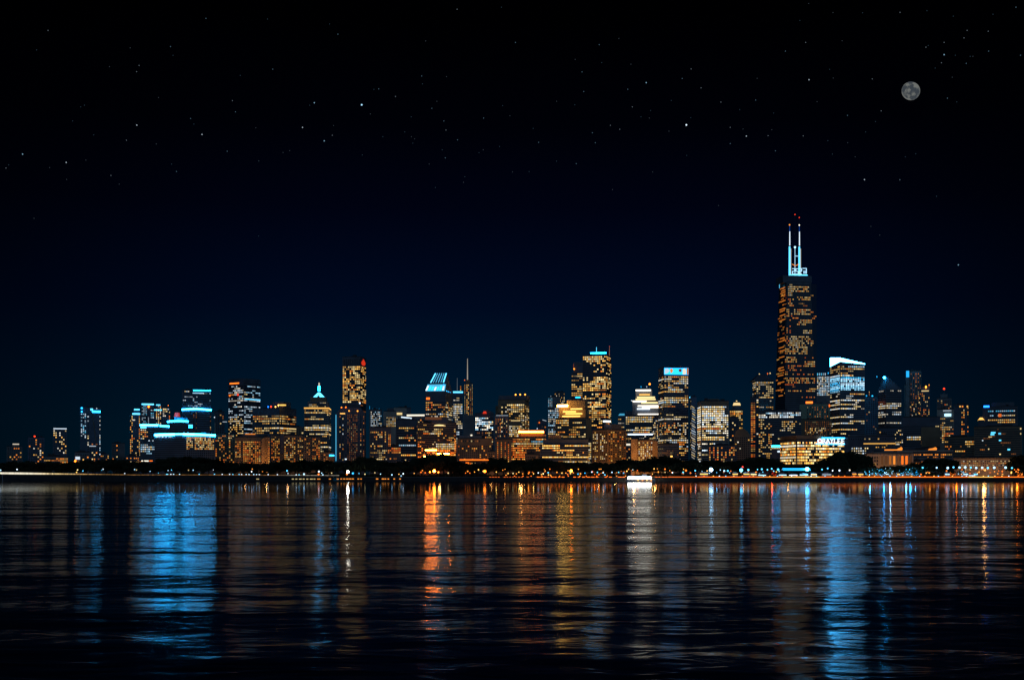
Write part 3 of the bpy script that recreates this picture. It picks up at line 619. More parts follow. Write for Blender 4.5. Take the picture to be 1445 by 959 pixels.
st.bar(886, 921, 611.6, 613.4, 'cool', 2.4); st.ant(916.8, 541, 549.6, 1.4, 'metal', 'orange', 8, 2.6); st.lamp(904.6, 543.8, 'cyan', 1.0, 1.5, off=0); st.lamp(912.6, 543.8, 'cool', .8, 1.3, off=0); st.lamp(891.5, 565, 'cool', .8, 1.8); st.done()
b = B('apartment_house', 'rust-floodlit slab joined to a block of cream windows under the stepped tower', 890.5, 928, 621.5, 1300, wall='brown', cat='apartment house', depth=20)
rus = b; b.vol(891, 899.5, 619.3, 655, 'floodlit_bay', 'brown', 10, 3); b.grid(900.5, 921, 623, 653, 'cream', .7, 2.9, 2.9, (.55, .6), br=.85, colp=.85); b.vol(922, 927.8, 622, 655, 'brown_bay', 'brown', 8, 2); b.done()
b = B('parking_block', 'dark louvred block low in front of the cyan-topped tower', 928.5, 958, 627.5, 1270, wall='black', cat='building', depth=20)
b.ribbon(929, 957.5, 629, 648, 'dim', .25, 2.4, 2.6, br=.22, full=0); b.bar(946, 949, 642.6, 644.6, 'gold', 2.2); b.bar(947.5, 950, 649.5, 652.5, 'amber', 2.2); b.done()
b = B('low_block', 'narrow dark block with a white bar left of the rust-floodlit slab', 882.4, 890, 625, 1420, wall='black', cat='building')
b.bar(883, 889.6, 625.6, 628.2, 'white', 1.0, 'lit_floor'); b.grid(883, 889.6, 632, 650, 'warm', .5); b.done()
# ---- 925..1090
b = B('billboard_tower', 'tower with a glowing cyan picture panel across its top', 929, 971.5, 518, 1700, xm=937, side='L', wall='navy')
b.bar(937.2, 971.2, 519, 528.2, 'cyan', 2.2, 'picture_panel', off=1.0)
for pts, c, e in (([(937.6, 527.5), (938, 520), (942, 519.6), (944.5, 523), (942, 526)], 'cool', .8), ([(945, 521), (948, 519.5), (949.5, 523), (947.5, 526), (945.6, 525.5)], 'amber', .9), ([(957, 521), (960, 519.8), (962, 522.5), (959.6, 525), (957.6, 523.6)], 'rust', .25), ([(963, 527.8), (963, 520.4), (966, 519.4), (968, 523), (967, 527.8)], 'white', .9), ([(968.6, 528), (968.6, 519.2), (971, 519.2), (971, 528)], 'amber', .5)):
    b.prism(pts, 'picture_shape', emat(c, e), .4, 1.5)
b.ribbon(937.4, 971, 530, 652, 'mixed', .5, 2.6, 3.0, br=.9, dark=.3, full=.12, rows=[(534.5, 937, 947, 'white', 1.0), (534.5, 957, 971, 'white', 1.0), (537.5, 957, 971, 'white', 1.0), (540.5, 950, 971, 'white', 1.0), (548, 943, 964, 'white', .9), (551, 937, 964, 'gold', .9), (565.5, 937, 971, 'white', 1.2), (568.5, 937, 953, 'cool', 1.1), (591, 938, 960, 'white', .9), (621, 930, 971, 'white', 1.0)],
    zones=[(937, 971, 594, 612, .55, 'mixed')], sidep=.45); b.ant(945.6, 516.4, 518, .7, 'metal', 'amber', 1.5, 1.0); b.ant(964.5, 515.8, 518, .7, 'metal', 'rust', 1, 1.0); b.done()
b = B('office_block', 'dark wing of gold windows at the left of the cyan-topped tower', 921, 929, 590, 1640, wall='navy', cat='office block')
b.grid(921.4, 928.6, 592, 640, 'cream', .65, 2.0, 3.0); b.done()
b = B('glass_tower', 'thin tower streaked with slanting white lines right of the cyan-topped tower', 973, 983, 560, 2050, xm=974.2, side='L', wall='navy', depth=40)
for i in range(22):
    y = 572 + 3.4*i; b.bar(975 + random.random()*2, 981.8-random.random()*2, y, y+1.2, random.choice(['white', 'cream', 'cool']), random.uniform(.25, .8), 'lit_floor', tilt=-3.0)
b.lamp(974.6, 559.4, 'aqua', 2.5, 2.4, off=0); b.strips([974.8], 562, 640, 'cream', .5, 2.6, 1.1, br=.5); b.done()
b = B('office_tower', 'square beige tower of bright white ribbon floors with a brown cornice', 984, 1028, 566.2, 1600, xm=989.5, side='L', wall='pale')
b.vol(989.8, 1027.8, 566, 571.6, 'cornice', 'brown', b.Dp*.5, .5); b.ribbon(990.6, 1027.4, 572.4, 652, 'white', .5, 2.6, 3.05, br=1.5, dark=.25, full=.2, rows=[(574, 992, 1022, 'white', 1.50), (577, 990, 1022, 'cream', 1.35), (580, 990, 1022, 'cream', 1.50), (583, 990, 1022, 'white', 1.50), (586, 990, 1027, 'white', 1.80), (589.5, 992, 1018, 'cool', 1.65), (592.5, 990, 1027, 'white', 1.65), (602, 984, 1022, 'white', 1.80), (605, 990, 1022, 'amber', 1.0), (617.5, 990, 1022, 'cream', 1.65), (620.5, 984, 1022, 'cream', 1.0)]); b.vol(1003, 1017, 561.8, 566, 'penthouse', 'brown', 10); b.done()
b = B('office_tower', 'golden tower under a glowing disc-shaped crown', 1029.5, 1048.5, 578, 2050, wall='brown')
b.cone(1033, 1046, 571.5, 578, 'crown_neck', M['black'], .9, 12); b.cone(1034, 1045.4, 567.6, 571.2, 'disc_crown', emat('cream', 1.0), .8, 14); b.cone(1037, 1041.6, 565.4, 567.8, 'crown_cap', M['brown'], .4, 10); b.lamp(1039.4, 565.6, 'cream', 2.0, 2.0, off=0)
b.ribbon(1029.8, 1048, 579, 640, 'gold', .82, 2.6, 2.9, br=.9, dark=.05, fill=.6); b.done()
b = B('office_block', 'black slab standing before the golden disc-crowned tower', 1029.2, 1042, 588.5, 1720, wall='black', cat='office block')
b.grid(1029.6, 1041.6, 592, 640, 'warm', .06); b.done()
b = B('apartment_block', 'low dark apartment house with orange windows under the beige tower', 999.5, 1040, 628.5, 1280, wall='black', cat='apartment house')
b.vol(1009, 1029, 626.5, 628.5, 'roof_slab', 'black', 14); b.grid(1000.5, 1039.5, 630, 656, 'amber', .55, 2.8, 3.2, br=.85, colp=.85); b.done()
b = B('domed_block', 'unlit round-shouldered brown block left of the long white-lit slab', 1036, 1058.5, 615, 1400, wall='brown', cat='building', roof=False)
b.prism([(1036, 615), (1037.5, 609), (1041.5, 605.4), (1050, 604.6), (1055.5, 609), (1058.5, 615)], 'rounded_roof', 'brown'); b.grid(1037, 1058, 616, 652, 'cream', .03); b.done()
b = B('office_tower', 'hip-roofed dark tower with cream windows beside the tallest skyscraper', 1062, 1091.5, 537, 2250, xm=1067, side='L', wall='black', roof=False)
b.cone(1062.6, 1091, 527.5, 537, 'hip_roof', M['black'], .35, 4); b.ribbon(1067.4, 1091, 538, 562, 'cream', .6, 2.6, 2.9, br=.75, dark=.1, rows=[(539, 1067, 1091, 'cream', .6)], zones=[(1073, 1080, 545, 556, .08)]); b.ribbon(1067.4, 1091, 564, 640, 'cream', .45, 2.6, 2.9, br=.6)
b.lamp(1074, 526.6, 'cream', 1.0, 1.8, off=0); b.lamp(1085.5, 525.8, 'orange', 1.2, 1.6, off=0); b.lamp(1089, 525.2, 'cream', 1.2, 1.6, off=0); b.done()
b = B('office_tower', 'dark tower with an orange-striped edge in front of the hip-roofed tower', 1059, 1071, 560.5, 1800, wall='black')
b.ribbon(1059.4, 1066, 562, 645, 'amber', .85, 3.2, 2.6, br=.75, dark=.05); b.grid(1067, 1070.6, 563, 640, 'cream', .2); b.done()
b = B('office_block', 'dark block crossed by one long band of white windows below the tallest skyscraper', 1070.5, 1130, 579.5, 1640, wall='black', cat='office block', depth=40)
b.ribbon(1071, 1129.4, 581.4, 589.4, 'cool', .93, 2.4, 2.6, br=.95, dark=0, fill=.68); b.ribbon(1071, 1129.4, 590.5, 650, 'cream', .1, 2.6, 2.95, br=.7, dark=.2, full=0, zones=[(1103, 1121, 592, 608, .7), (1072, 1089, 597, 650, .5, 'gold'), (1072, 1078, 590, 600, .6)]); b.done()
# ---- the tallest skyscraper
b = B('tallest_skyscraper', 'tallest black skyscraper with twin white antennas over the whole skyline', 1090.5, 1152.5, 397, 2750, xm=1106.5, side='L', wall='black', taper=.72)
b.ribbon(b.xf0+1, b.xf1-1, 399, 576, 'amber', .05, 2.1, 2.95, br=.6, dark=.45, full=0, seg=(2, 7), sidep=.2, zones=[
 (1112, 1119, 400, 418, .95, 'cream', .8), (1119, 1140, 402, 411, .75, 'gold'), (1112, 1120, 421, 432, .6), (1124, 1143, 417, 423, .85, 'gold'), (1110, 1118, 434, 447, .6, 'warm'),
 (1121, 1143, 434, 444, .7, 'gold'), (1111, 1116, 449, 456, .6), (1122, 1145, 449, 459, .55, 'warm'), (1110, 1116, 459, 469, .5, 'orange'), (1132, 1146, 463, 469, .9, 'cream'),
 (1114, 1140, 472, 490, .85, 'cream'), (1108, 1114, 473, 490, .4), (1128, 1148, 475, 487, .55, 'gold'), (1108, 1142, 491, 499, .65, 'gold'), (1107, 1124, 503, 512, .65, 'gold'), (1130, 1150, 503, 506, .3, 'orange'),
 (1135, 1150, 508, 518, .8, 'gold'), (1108, 1134, 513, 523, .35, 'orange'), (1105, 1148, 526, 530, .5, 'amber'), (1103, 1150, 533, 541, .65, 'warm'), (1103, 1152, 548, 552, .65, 'warm'), (1130, 1152, 558, 562, .6, 'orange')])
for y in (402, 406, 409, 413, 421, 432, 435, 441, 448, 474, 478, 487, 492, 501, 516, 520, 527, 537, 548, 556): b.sbar(.15+random.random()*.2, .75+random.random()*.2, y, y+1.2, 'amber', .55, 'lit_floor')
b.vol(b.lx and 1108, 1148, 387, 397, 'plant_crown', 'black', b.Dp*.62, None)
cr = b
def clad(x): return cr.xf0 + (x-1098)*(cr.xf1-cr.xf0)/44  # only used for small roof items
def rx(x): # roof pixel -> local metres about the roof centre
    return (x-1120.6)*cr.s
def rod(nm, x, y0, y1, w, m, w1=None, cy=0.0, par=None):
    mb = MB(); mb.rod((rx(x), cy, cr.lz(y1)), (rx(x), cy, cr.lz(y0)), w*cr.s/2, (w if w1 is None else w1)*cr.s/2, 10)
    return link(nm, mb.mesh(nm, [m]), par or cr.o)
for x, tc, tip in ((1112.8, 'amber', None), (1127.2, 'white', 301.2)):
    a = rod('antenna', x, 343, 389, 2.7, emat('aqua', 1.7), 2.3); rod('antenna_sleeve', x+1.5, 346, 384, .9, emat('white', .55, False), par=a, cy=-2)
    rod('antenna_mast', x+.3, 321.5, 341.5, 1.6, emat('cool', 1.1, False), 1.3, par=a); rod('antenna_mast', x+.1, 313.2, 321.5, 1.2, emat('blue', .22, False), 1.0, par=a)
    mb = MB(); mb.ball((rx(x), 0, cr.lz(312)), 1.0*cr.s); link('beacon', mb.mesh('beacon', [emat(tc, 1.6)]), a)
    if tip: rod('antenna_tip', x, tip, 311, .35, M['metal'], .2, par=a); mb = MB(); mb.ball((rx(x), 0, cr.lz(tip)), .85*cr.s); link('beacon', mb.mesh('beacon', [emat('red', 1.2)]), a)
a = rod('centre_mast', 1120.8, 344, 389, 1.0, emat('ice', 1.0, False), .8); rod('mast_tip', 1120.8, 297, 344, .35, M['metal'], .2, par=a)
mb = MB(); mb.ball((rx(1120.8), 0, cr.lz(297)), .85*cr.s); link('beacon', mb.mesh('beacon', [emat('red', 1.2)]), a)
mb = MB(); mb.ball((rx(1120.8), 0, cr.lz(343.8)), 1.5*cr.s); link('beacon', mb.mesh('beacon', [emat('ice', 2.2)]), a)
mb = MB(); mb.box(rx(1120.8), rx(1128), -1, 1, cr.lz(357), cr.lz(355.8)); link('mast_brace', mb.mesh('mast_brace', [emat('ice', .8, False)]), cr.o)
mb = MB()
for p, q in (((1115.5, 368.5), (1120.6, 371)), ((1120.6, 371), (1125.4, 368.4))): mb.rod((rx(p[0]), -4, cr.lz(p[1])), (rx(q[0]), -4, cr.lz(q[1])), .55*cr.s)
link('orange_cable_lights', mb.mesh('orange_cable_lights', [emat('amber', .9)]), cr.o)
def frame_glyph(x0, x1, y0, y1, bars):
    mb = MB(); t = .8
    R = lambda a, b_, c, d: mb.box(rx(a), rx(b_), -16.4, -15.2, cr.lz(d), cr.lz(c))
    for k in bars:
        if k == 't': R(x0, x1, y0, y0+t)
        if k == 'b': R(x0, x1, y1-t, y1)
        if k == 'm': R(x0, x1, (y0+y1-t)/2, (y0+y1+t)/2)
        if k == 'l': R(x0, x0+t, y0+t, y1-t)
        if k == 'r': R(x1-t, x1, y0+t, y1-t)
        if k == 'u': R(x1-t, x1, y0+t, (y0+y1-t)/2)
        if k == 'v': R(x0, x0+t, (y0+y1+t)/2, y1-t)
        if k == 'w': R(x0, x0+t, y0+t, (y0+y1-t)/2)
        if k == 'x': R(x1-t, x1, (y0+y1+t)/2, y1-t)
    link('roof_frame', mb.mesh('roof_frame', [emat('ice', 1.5)]), cr.o)
frame_glyph(1113, 1117.2, 376, 384, 'tumvb'); frame_glyph(1118, 1122.4, 376, 384, 'twmxb'); frame_glyph(1123.2, 1127.4, 375.6, 384, 'tumvb'); frame_glyph(1128.4, 1134.4, 375.2, 384, 'tr'); frame_glyph(1130, 1132.6, 378, 384, 'lr')
mb = MB(); mb.box(rx(1111), rx(1135.5), -16.6, -15.1, cr.lz(385.8), cr.lz(384.6)); link('roof_light', mb.mesh('roof_light', [emat('aqua', 2.6)]), cr.o)
mb = MB()
for x0, x1 in ((1109, 1110.6), (1115, 1116.6), (1119, 1120), (1122, 1126), (1129.4, 1131)): mb.box(rx(x0), rx(x1), -16.9, -16.2, cr.lz(388), cr.lz(387.2))
link('roof_light', mb.mesh('roof_light', [emat('ice', .8)]), cr.o)
a = rod('side_antenna', 1099.6, 392.5, 402, 1.0, emat('aqua', .9, False), cy=8); mb = MB(); mb.ball((rx(1099.2), 8, cr.lz(392.6)), 1.3*cr.s); link('beacon', mb.mesh('beacon', [emat('cyan', 1.0)]), a)
b.done()
# ---- 1120..1300
b = B('office_tower', 'small tower of pale blue windows between the tallest skyscraper and wedge-topped tower', 1152.5, 1171, 530, 2350, wall='grey')
b.vol(1153, 1168, 525, 530, 'crown', 'navy', 16); b.strips([1154, 1156.6, 1159.2, 1161.8, 1164.4], 526, 529.4, 'ice', 1, 3.4, 1.6, br=.8, fill=.95); b.grid(1153, 1170.4, 531, 558, 'cool', .95, 2.1, 2.4, (.62, .62), br=.8); b.lamp(1168.4, 525.4, 'cyan', 1.8, 1.8, off=0); b.ant(1158, 522.5, 525, .6); b.done()
b = B('office_block', 'dark brown block with thin vertical lights and an orange roof bar', 1129, 1172, 570, 1950, wall='brown', cat='office block')
b.bar(1137.4, 1147, 566, 568.8, 'orange', 2.4, 'roof_light', off=-6); b.vol(1136, 1160, 568.4, 570, 'roof_slab', 'black', 20); b.strips([1140 + 3.4*i for i in range(9)], 573, 592, 'dim', .45, 3.0, 1.0, br=.6); b.lamp(1169.8, 572.4, 'orange', 1.4, 2.0, h=4); b.done()
b = B('colonnade_block', 'brown ribbed block with fine columns behind the lettered roof sign', 1125, 1173, 591.6, 1760, wall='brown', cat='office block', depth=40)
b.strips([1137 + 2.6*i for i in range(14)], 594, 616, 'dim', .75, 2.6, 1.0, br=.25); b.grid(1136, 1165, 603, 611, 'cream', .5, 2.2, 2.6, br=.8); b.vol(1125.4, 1136, 592, 616, 'plain_bay', 'brown', 8, 1); b.done()
b = B('wedge_top_tower', 'tower with a wedge-shaped glowing white crown sloping down to the right', 1171.5, 1219.5, 514.5, 1780, xm=1185.5, side='L', wall='navy', roof=False)
mb = MB(); hw, hd = b.W/2, b.Dp/2; z = [b.lz(514.5), b.lz(509.5), b.lz(513.4)]
top = [b.lz(501.4+(1185.5-1171.5)*.20), b.lz(512.4)]
c0 = [(-hw, -hd, b.H+.02), (hw, -hd, b.H+.02), (hw, hd, b.H+.02), (-hw, hd, b.H+.02)]
cm = [(-hw, -hd, b.lz(510.2)), (hw, -hd, b.lz(513.4)), (hw, hd, b.lz(514.0)), (-hw, hd, b.lz(514.2))]
mk = MB(); mk.loft(c0, cm); link('crown_base', mk.mesh('crown_base', [M['navy']]), b.o)
cm = [(p[0], p[1], p[2]+.05) for p in cm]
c1 = [(-hw, -hd, b.lz(504.6)), (hw, -hd, b.lz(512.2)), (hw, hd, b.lz(510.8)), (-hw, hd, b.lz(501.2))]
mb.loft(cm, c1); link('wedge_crown', mb.mesh('wedge_crown', [emat('frost', 24)]), b.o)
b.ribbon(1186, 1219, 515.4, 531, 'gold', .3, 2.6, 3.0, br=.7, dark=.3, rows=[(517.5, 1197, 1218, 'cool', .9), (529, 1186, 1199, 'cool', 1.2), (521, 1186, 1203, 'gold', .5)])
b.ribbon(1186, 1219, 531.4, 553, 'azure', 1, 2.4, 2.5, br=1.5, dark=0, full=1, fill=.68, sidep=1, seg=(9, 20)); b.ribbon(1186, 1219, 554, 616, 'white', .28, 2.6, 3.0, br=.85, dark=.35, full=.03, rows=[(556, 1198, 1213, 'amber', .8), (565.5, 1172, 1219, 'white', 1.2), (570, 1186, 1201, 'cream', .9), (577.5, 1172, 1209, 'white', 1.1), (588, 1186, 1196, 'cream', .9), (592.5, 1198, 1219, 'cream', 1.0), (595.5, 1172, 1203, 'white', 1.1), (606, 1186, 1210, 'gold', .9)]); b.done()
b = B('office_tower', 'unlit blue-black tower with two cyan roof lamps and a red mast light', 1221.5, 1238, 560, 1950, wall='navy')
b.lamp(1231, 558.6, 'cyan', 3, 2.2, off=-8); b.lamp(1223, 558, 'cyan', 1.2, 2.0, off=-8); b.ant(1226.8, 552.5, 560, 1.2, emat('rust', .5, False), tip='cream', tipst=.7, tipw=1.2); b.grid(1222, 1237.4, 562, 630, 'dim', .05, br=.5); b.done()
b = B('slant_roof_tower', 'slant-roofed tower with a brilliant cyan lamp at its peak', 1239.5, 1271.5, 548.5, 1830, xm=1250, side='L', wall='black', roof=False)
mb = MB(); hw, hd = b.W/2, b.Dp/2
mb.v = [(-hw, -hd, b.H), (hw, -hd, b.H), (hw, hd, b.H), (-hw, hd, b.H), (-hw*.72, -hd*.6, b.lz(529.5)), (-hw*.55, hd*.6, b.lz(530))]
mb.f = [(0, 1, 4), (1, 2, 5, 4), (2, 3, 5), (3, 0, 4, 5), (3, 2, 1, 0)]; mb.m = [0]*5
link('slanted_roof', mb.mesh('slanted_roof', [M['black']]), b.o)
b.lamp(1249.4, 532.4, 'arc', 60, 3.4, 'peak_lamp', off=-hd*.75); b.lamp(1241, 530.6, 'cyan', 1.2, 1.6, off=-hd*.4)
b.ribbon(1250.6, 1271, 549.5, 622, 'white', .45, 2.7, 3.0, br=.7, dark=.25, full=.05, sidep=.6, rows=[(572, 1250, 1271, 'cool', .9), (575, 1250, 1266, 'white', .7), (597.5, 1255, 1271, 'white', .7)]); b.done()
b = B('apartment_tower', 'grey-brown ribbed high-rise with a blue-lit top corner', 1278.5, 1299.5, 524, 1900, wall='grey')
b.vol(1279, 1283.4, 523, 592, 'corner_bay', 'grey', 8, 2); b.bar(1279.2, 1283.2, 523, 532, 'cyan', 1.2, 'corner_light', off=2.4); b.vol(1276.6, 1279, 542, 592, 'side_bay', 'grey', 16)
b.vol(1284.6, 1299, 522.6, 524, 'cornice', 'brown', 20); b.strips([1286, 1289.2, 1292.4, 1295.6, 1298.2], 526, 600, 'dim', .5, 2.8, 1.2, br=.45); b.grid(1284, 1298, 560, 600, 'cream', .12, 2.3, br=.9); b.done()
b = B('apartment_tower', 'shorter dark high-rise with a yellow roof lamp beside the ribbed high-rise', 1300.2, 1312, 546, 1980, wall='navy')
b.lamp(1306.6, 545.8, 'amber', 5, 2.2, off=-8, h=3.4); b.lamp(1310.8, 543, 'amber', .9, 1.8, off=-8); b.bar(1300.6, 1310.4, 550.6, 552, 'cream', .8); b.grid(1300.6, 1311.6, 554, 605, 'warm', .3, 2.2, 2.8, br=.6); b.done()
b = B('office_block', 'long black block with one short row of white windows', 1274.5, 1325, 588.6, 1620, wall='black', cat='office block', depth=40)
b.ribbon(1275, 1324, 600, 630, 'cream', .04, 2.7, 3.0, br=.8, full=0, rows=[(617, 1280, 1299, 'white', 1.0), (620, 1280, 1299, 'cream', .7)], zones=[(1300, 1325, 614, 630, .15, 'amber')]); b.vol(1300, 1325, 602.5, 630, 'brown_wing', 'brown', 10, 2); b.done()
b = B('office_block', 'dark low block of gold rows below the slant-roofed tower', 1237, 1274, 604, 1500, wall='black', cat='office block')
b.grid(1262, 1273.5, 606, 628, 'cream', .35, 2.2, 2.8); b.grid(1238, 1262, 608, 640, 'amber', .12); b.done()
b = B('apartment_tower', 'stepped brown tower with a red beacon above a pale lower block', 1322.5, 1342.6, 562, 1900, wall='grey')
b.vol(1327, 1337, 555.4, 562, 'setback', 'grey', 10); b.ant(1332.2, 548.5, 555.4, .9, 'metal', 'red', 2.2, 2.8); b.grid(1323, 1342, 564, 580, 'warm', .3, 2.3, 2.8, br=.5); b.done()
b = B('office_block', 'pale block with a small white lit sign under the red-beacon tower', 1322.8, 1345.5, 577.6, 1680, wall='pale', cat='office block')
b.bar(1331, 1342, 578.6, 579.8, 'cool', .5); s_ = b.bar(1333, 1341.6, 583.6, 587, 'ice', 2.6, 'lit_sign', off=.8)
mb = MB()
for i in range(5):
    x = 1334.2+1.5*i; yf = -b.Dp/2-1.0
    mb.box(b.lx(x), b.lx(x+.55), yf, yf+.18, b.lz(586.3 if i % 2 else 586), b.lz(584.5 if i % 3 else 584.2))
link('sign_strokes', mb.mesh('sign_strokes', [M['navy']]), s_)
b.ribbon(1325, 1345, 589, 625, 'warm', .3, 2.2, 3.0, br=.6, dark=.3, rows=[(603, 1326, 1342, 'cream', .6)], zones=[(1329, 1333, 590, 625, .8, 'gold'), (1329, 1334, 612, 622, .9, 'amber', 1.8)]); b.done()
b = B('apartment_tower', 'black tower with single columns of amber windows', 1346.5, 1366.5, 571, 1820, wall='black')
b.grid(1346.8, 1366.2, 569.5 + 2, 575, 'amber', .4, 3.2, 3); b.strips([1357.5, 1360], 577, 620, 'amber', .6, 3.2, 1.6, br=.9); b.strips([1365.3], 574, 610, 'amber', .55, 3, 1.4); b.done()
b = B('office_block', 'dark brown block with short amber rows behind the long park facade', 1333.5, 1376, 616.5, 1545, wall='brown', cat='office block')
b.ribbon(1334.5, 1375, 618, 648, 'amber', .15, 2.3, 3.2, br=.9, full=0, dark=.2, rows=[(624.5, 1362, 1376, 'gold', 1.0), (637.5, 1348, 1360, 'gold', 1.0)], zones=[(1334, 1343, 628, 636, .5, 'orange')]); b.done()
b = B('office_tower', 'bulky black tower at the right end with rows of white windows', 1388, 1434.5, 574, 1820, wall='black')
b.vol(1400, 1430, 567, 574, 'plant_floor', 'black', 24); b.bar(1389.4, 1397, 571.6, 574.2, 'blue', 5, 'roof_light'); b.cone(1381, 1391.5, 588.5, 592.6, 'gold_roof', emat('gold', 1.6), .35, 8, cy=-20); b.vol(1382, 1390.6, 592, 640, 'turret', 'black', 12, 6)
b.ribbon(1395, 1433.6, 575, 597, 'cream', .05, 2.6, 3.0, br=.7, full=0, rows=[(579, 1396, 1404, 'ice', .8), (579, 1406, 1430, 'ice', .7), (586, 1398, 1404, 'ice', .8), (586, 1409, 1430, 'white', .6), (592, 1396, 1432, 'cream', .7), (595, 1409, 1432, 'gold', .9)]); b.bar(1409, 1413, 583.6, 588, 'orange', .8, 'lit_sign'); b.done()
b = B('apartment_block', 'wide dark brown block with a few turquoise windows at the right end', 1376.5, 1440, 602, 1450, wall='brown', cat='apartment house', depth=40)
b.ribbon(1377.4, 1439, 604, 645, 'dim', .08, 2.3, 3.2, br=.4, full=0); 
for x, y, w, h, c, e in ((1402, 610, 6, 2, 'aqua', 1.6), (1401, 612.6, 5, 2, 'aqua', 1.6), (1410.5, 611.6, 3.4, 2.4, 'aqua', 1.0), (1411, 621, 3, 1.8, 'aqua', 1.6), (1422.5, 634, 3.4, 2, 'aqua', 1.8), (1398, 616, 4.5, 1.4, 'cream', .7), (1411, 640.6, 2, 1.6, 'cream', 1.2), (1396, 633.2, 1.6, 1.6, 'cream', 1), (1388, 621, 1.6, 1.4, 'cool', 1), (1438, 605, 1.6, 2, 'cream', .9), (1438, 612, 1.4, 2, 'cream', .7)): b.bar(x-w/2, x+w/2, y-h/2, y+h/2, c, e, 'bright_window')
b.done()
# ---- lettered block and park front buildings
b = B('sign_office', 'broad gold-windowed office block carrying large white roof letters', 1100.5, 1196, 620.6, 1280, xm=1124, side='L', wall='black', cat='office block', depth=46)
b.vol(1124.4, 1160, 614.2, 620.5, 'parapet_wall', 'brown', 6, -.6); b.vol(1160.2, 1195.6, 616, 620.5, 'parapet_wall', 'grey', 6, -.8)
mb = MB(); mb.box(-b.W/2+.1, -b.W/2+5, -b.Dp/2+.7, b.Dp/2-.2, b.H, b.lz(614)); link('parapet_wall', mb.mesh('parapet_wall', [M['brown']]), b.o)
b.ribbon(1125, 1190, 622.4, 655, 'gold', .94, 2.3, 4.15, br=1.9, fw=.84, dark=0, full=.35, fill=.6, sidep=.85, zones=[(1179, 1196, 638, 656, .12), (1126, 1151, 621, 625, .7, 'gold')], rows=[(628.5, 1125, 1135, 'white', 1.2), (632.5, 1150, 1185, 'cream', 1.5), (632.5, 1100, 1125, 'white', 1.2), (645, 1100, 1125, 'white', .9)])
sg = empty('roof_sign', (0, 0, 0)); sg.parent = b.o
mb = MB(); mb.box(b.lx(1151), b.lx(1190), -b.Dp/2-1.0, -b.Dp/2-.7, b.lz(626.4), b.lz(625.7)); mb.box(b.lx(1158.8), b.lx(1190.4), -b.Dp/2-1.0, -b.Dp/2-.7, b.lz(617.9), b.lz(617.2)); link('added_sign_glow', mb.mesh('added_sign_glow', [emat('arc', 24)]), sg)  # cyan bars added to strengthen the sign's reflection in the water
mb = MB(); mb.box(b.lx(1150.6), b.lx(1190.4), -b.Dp/2-1.2, -b.Dp/2-.6, b.lz(627), b.lz(626.5)); mb.box(b.lx(1150.6), b.lx(1190.4), -b.Dp/2-1.2, -b.Dp/2-.6, b.lz(619.6), b.lz(619.0))
for i in range(8): mb.box(b.lx(1152+5.2*i), b.lx(1152.4+5.2*i), -b.Dp/2-1.2, -b.Dp/2-.1, b.lz(625.6), b.lz(619.6))
link('sign_frame', mb.mesh('sign_frame', [M['metal']]), sg)
# O ring with a red centre
def ring_mesh(cx, cz, r0, r1, y0, y1, n=24):
    mb = MB()
    for k in range(n):
        a, c = 2*math.pi*k/n, 2*math.pi*(k+1)/n
        p = lambda r, t, y: (cx+r*math.cos(t), y, cz+r*math.sin(t))
        mb.quad(p(r0, a, y0), p(r1, a, y0), p(r1, c, y0), p(r0, c, y0)); mb.quad(p(r1, a, y0), p(r1, a, y1), p(r1, c, y1), p(r1, c, y0)); mb.quad(p(r0, c, y0), p(r0, c, y1), p(r0, a, y1), p(r0, a, y0)); mb.quad(p(r1, a, y1), p(r0, a, y1), p(r0, c, y1), p(r1, c, y1))
    return mb
yf = -b.Dp/2-1.9; cz = b.lz(621.6)
link('sign_letter', ring_mesh(b.lx(1155.3), cz, 1.55*b.s, 3.6*b.s, yf, yf+.6).mesh('sign_letter', [emat('cool', 1.5)]), sg)
mb = MB(); n = 20; R = 1.5*b.s
mb.loft([(b.lx(1155.3)+R*math.cos(-2*math.pi*k/n), yf+.6, cz+R*math.sin(-2*math.pi*k/n)) for k in range(n)][::-1], [(b.lx(1155.3)+R*math.cos(-2*math.pi*k/n), yf+.1, cz+R*math.sin(-2*math.pi*k/n)) for k in range(n)][::-1])
link('red_disc', mb.mesh('red_disc', [emat('red', .6)]), sg)
for ch, x in zip('RAYLEE', (1161.2, 1166.4, 1171.9, 1176.6, 1181.6, 1187.0)):
    cu = bpy.data.curves.new('sign_letter', 'FONT'); cu.body = ch; cu.align_x = 'CENTER'; cu.size = 9.4*b.s; cu.extrude = .3; cu.offset = .1*b.s
    cu.materials.append(emat('cool', 1.5))
    tmp = bpy.data.objects.new('tmp', cu); me = bpy.data.meshes.new_from_object(tmp); me.name = 'sign_letter'
    if not me.materials: me.materials.append(emat('cool', 1.5))
    bpy.data.objects.remove(tmp); t = link('sign_letter', me, sg)
    t.location = (b.lx(x), yf+.3, b.lz(624.9)); t.rotation_euler = (math.pi/2, 0, 0); t.scale = (1.02, 1, 1)
b.done()
b = B('low_wing', 'long low wing with a square of white dot windows right of the lettered block', 1197, 1262, 616, 1420, wall='black', cat='office block', depth=36)
b.vol(1197.4, 1250, 613.5, 616, 'roof_slab', 'grey', 26); b.grid(1198, 1250, 617.5, 620.5, 'cream', .3, 3, 2.6, br=.6); b.bar(1219, 1262, 624.8, 626.4, 'gold', .8, 'lit_floor'); b.grid(1235, 1260, 627, 632, 'warm', .4, br=.8); b.grid(1202, 1226, 630.4, 641, 'white', .95, 3.1, 3.4, (.55, .5), br=1.1); b.done()
b = B('low_block', 'small block with white floor bars left of the lettered block', 1088.8, 1101, 627, 1380, wall='black', cat='building', depth=16)
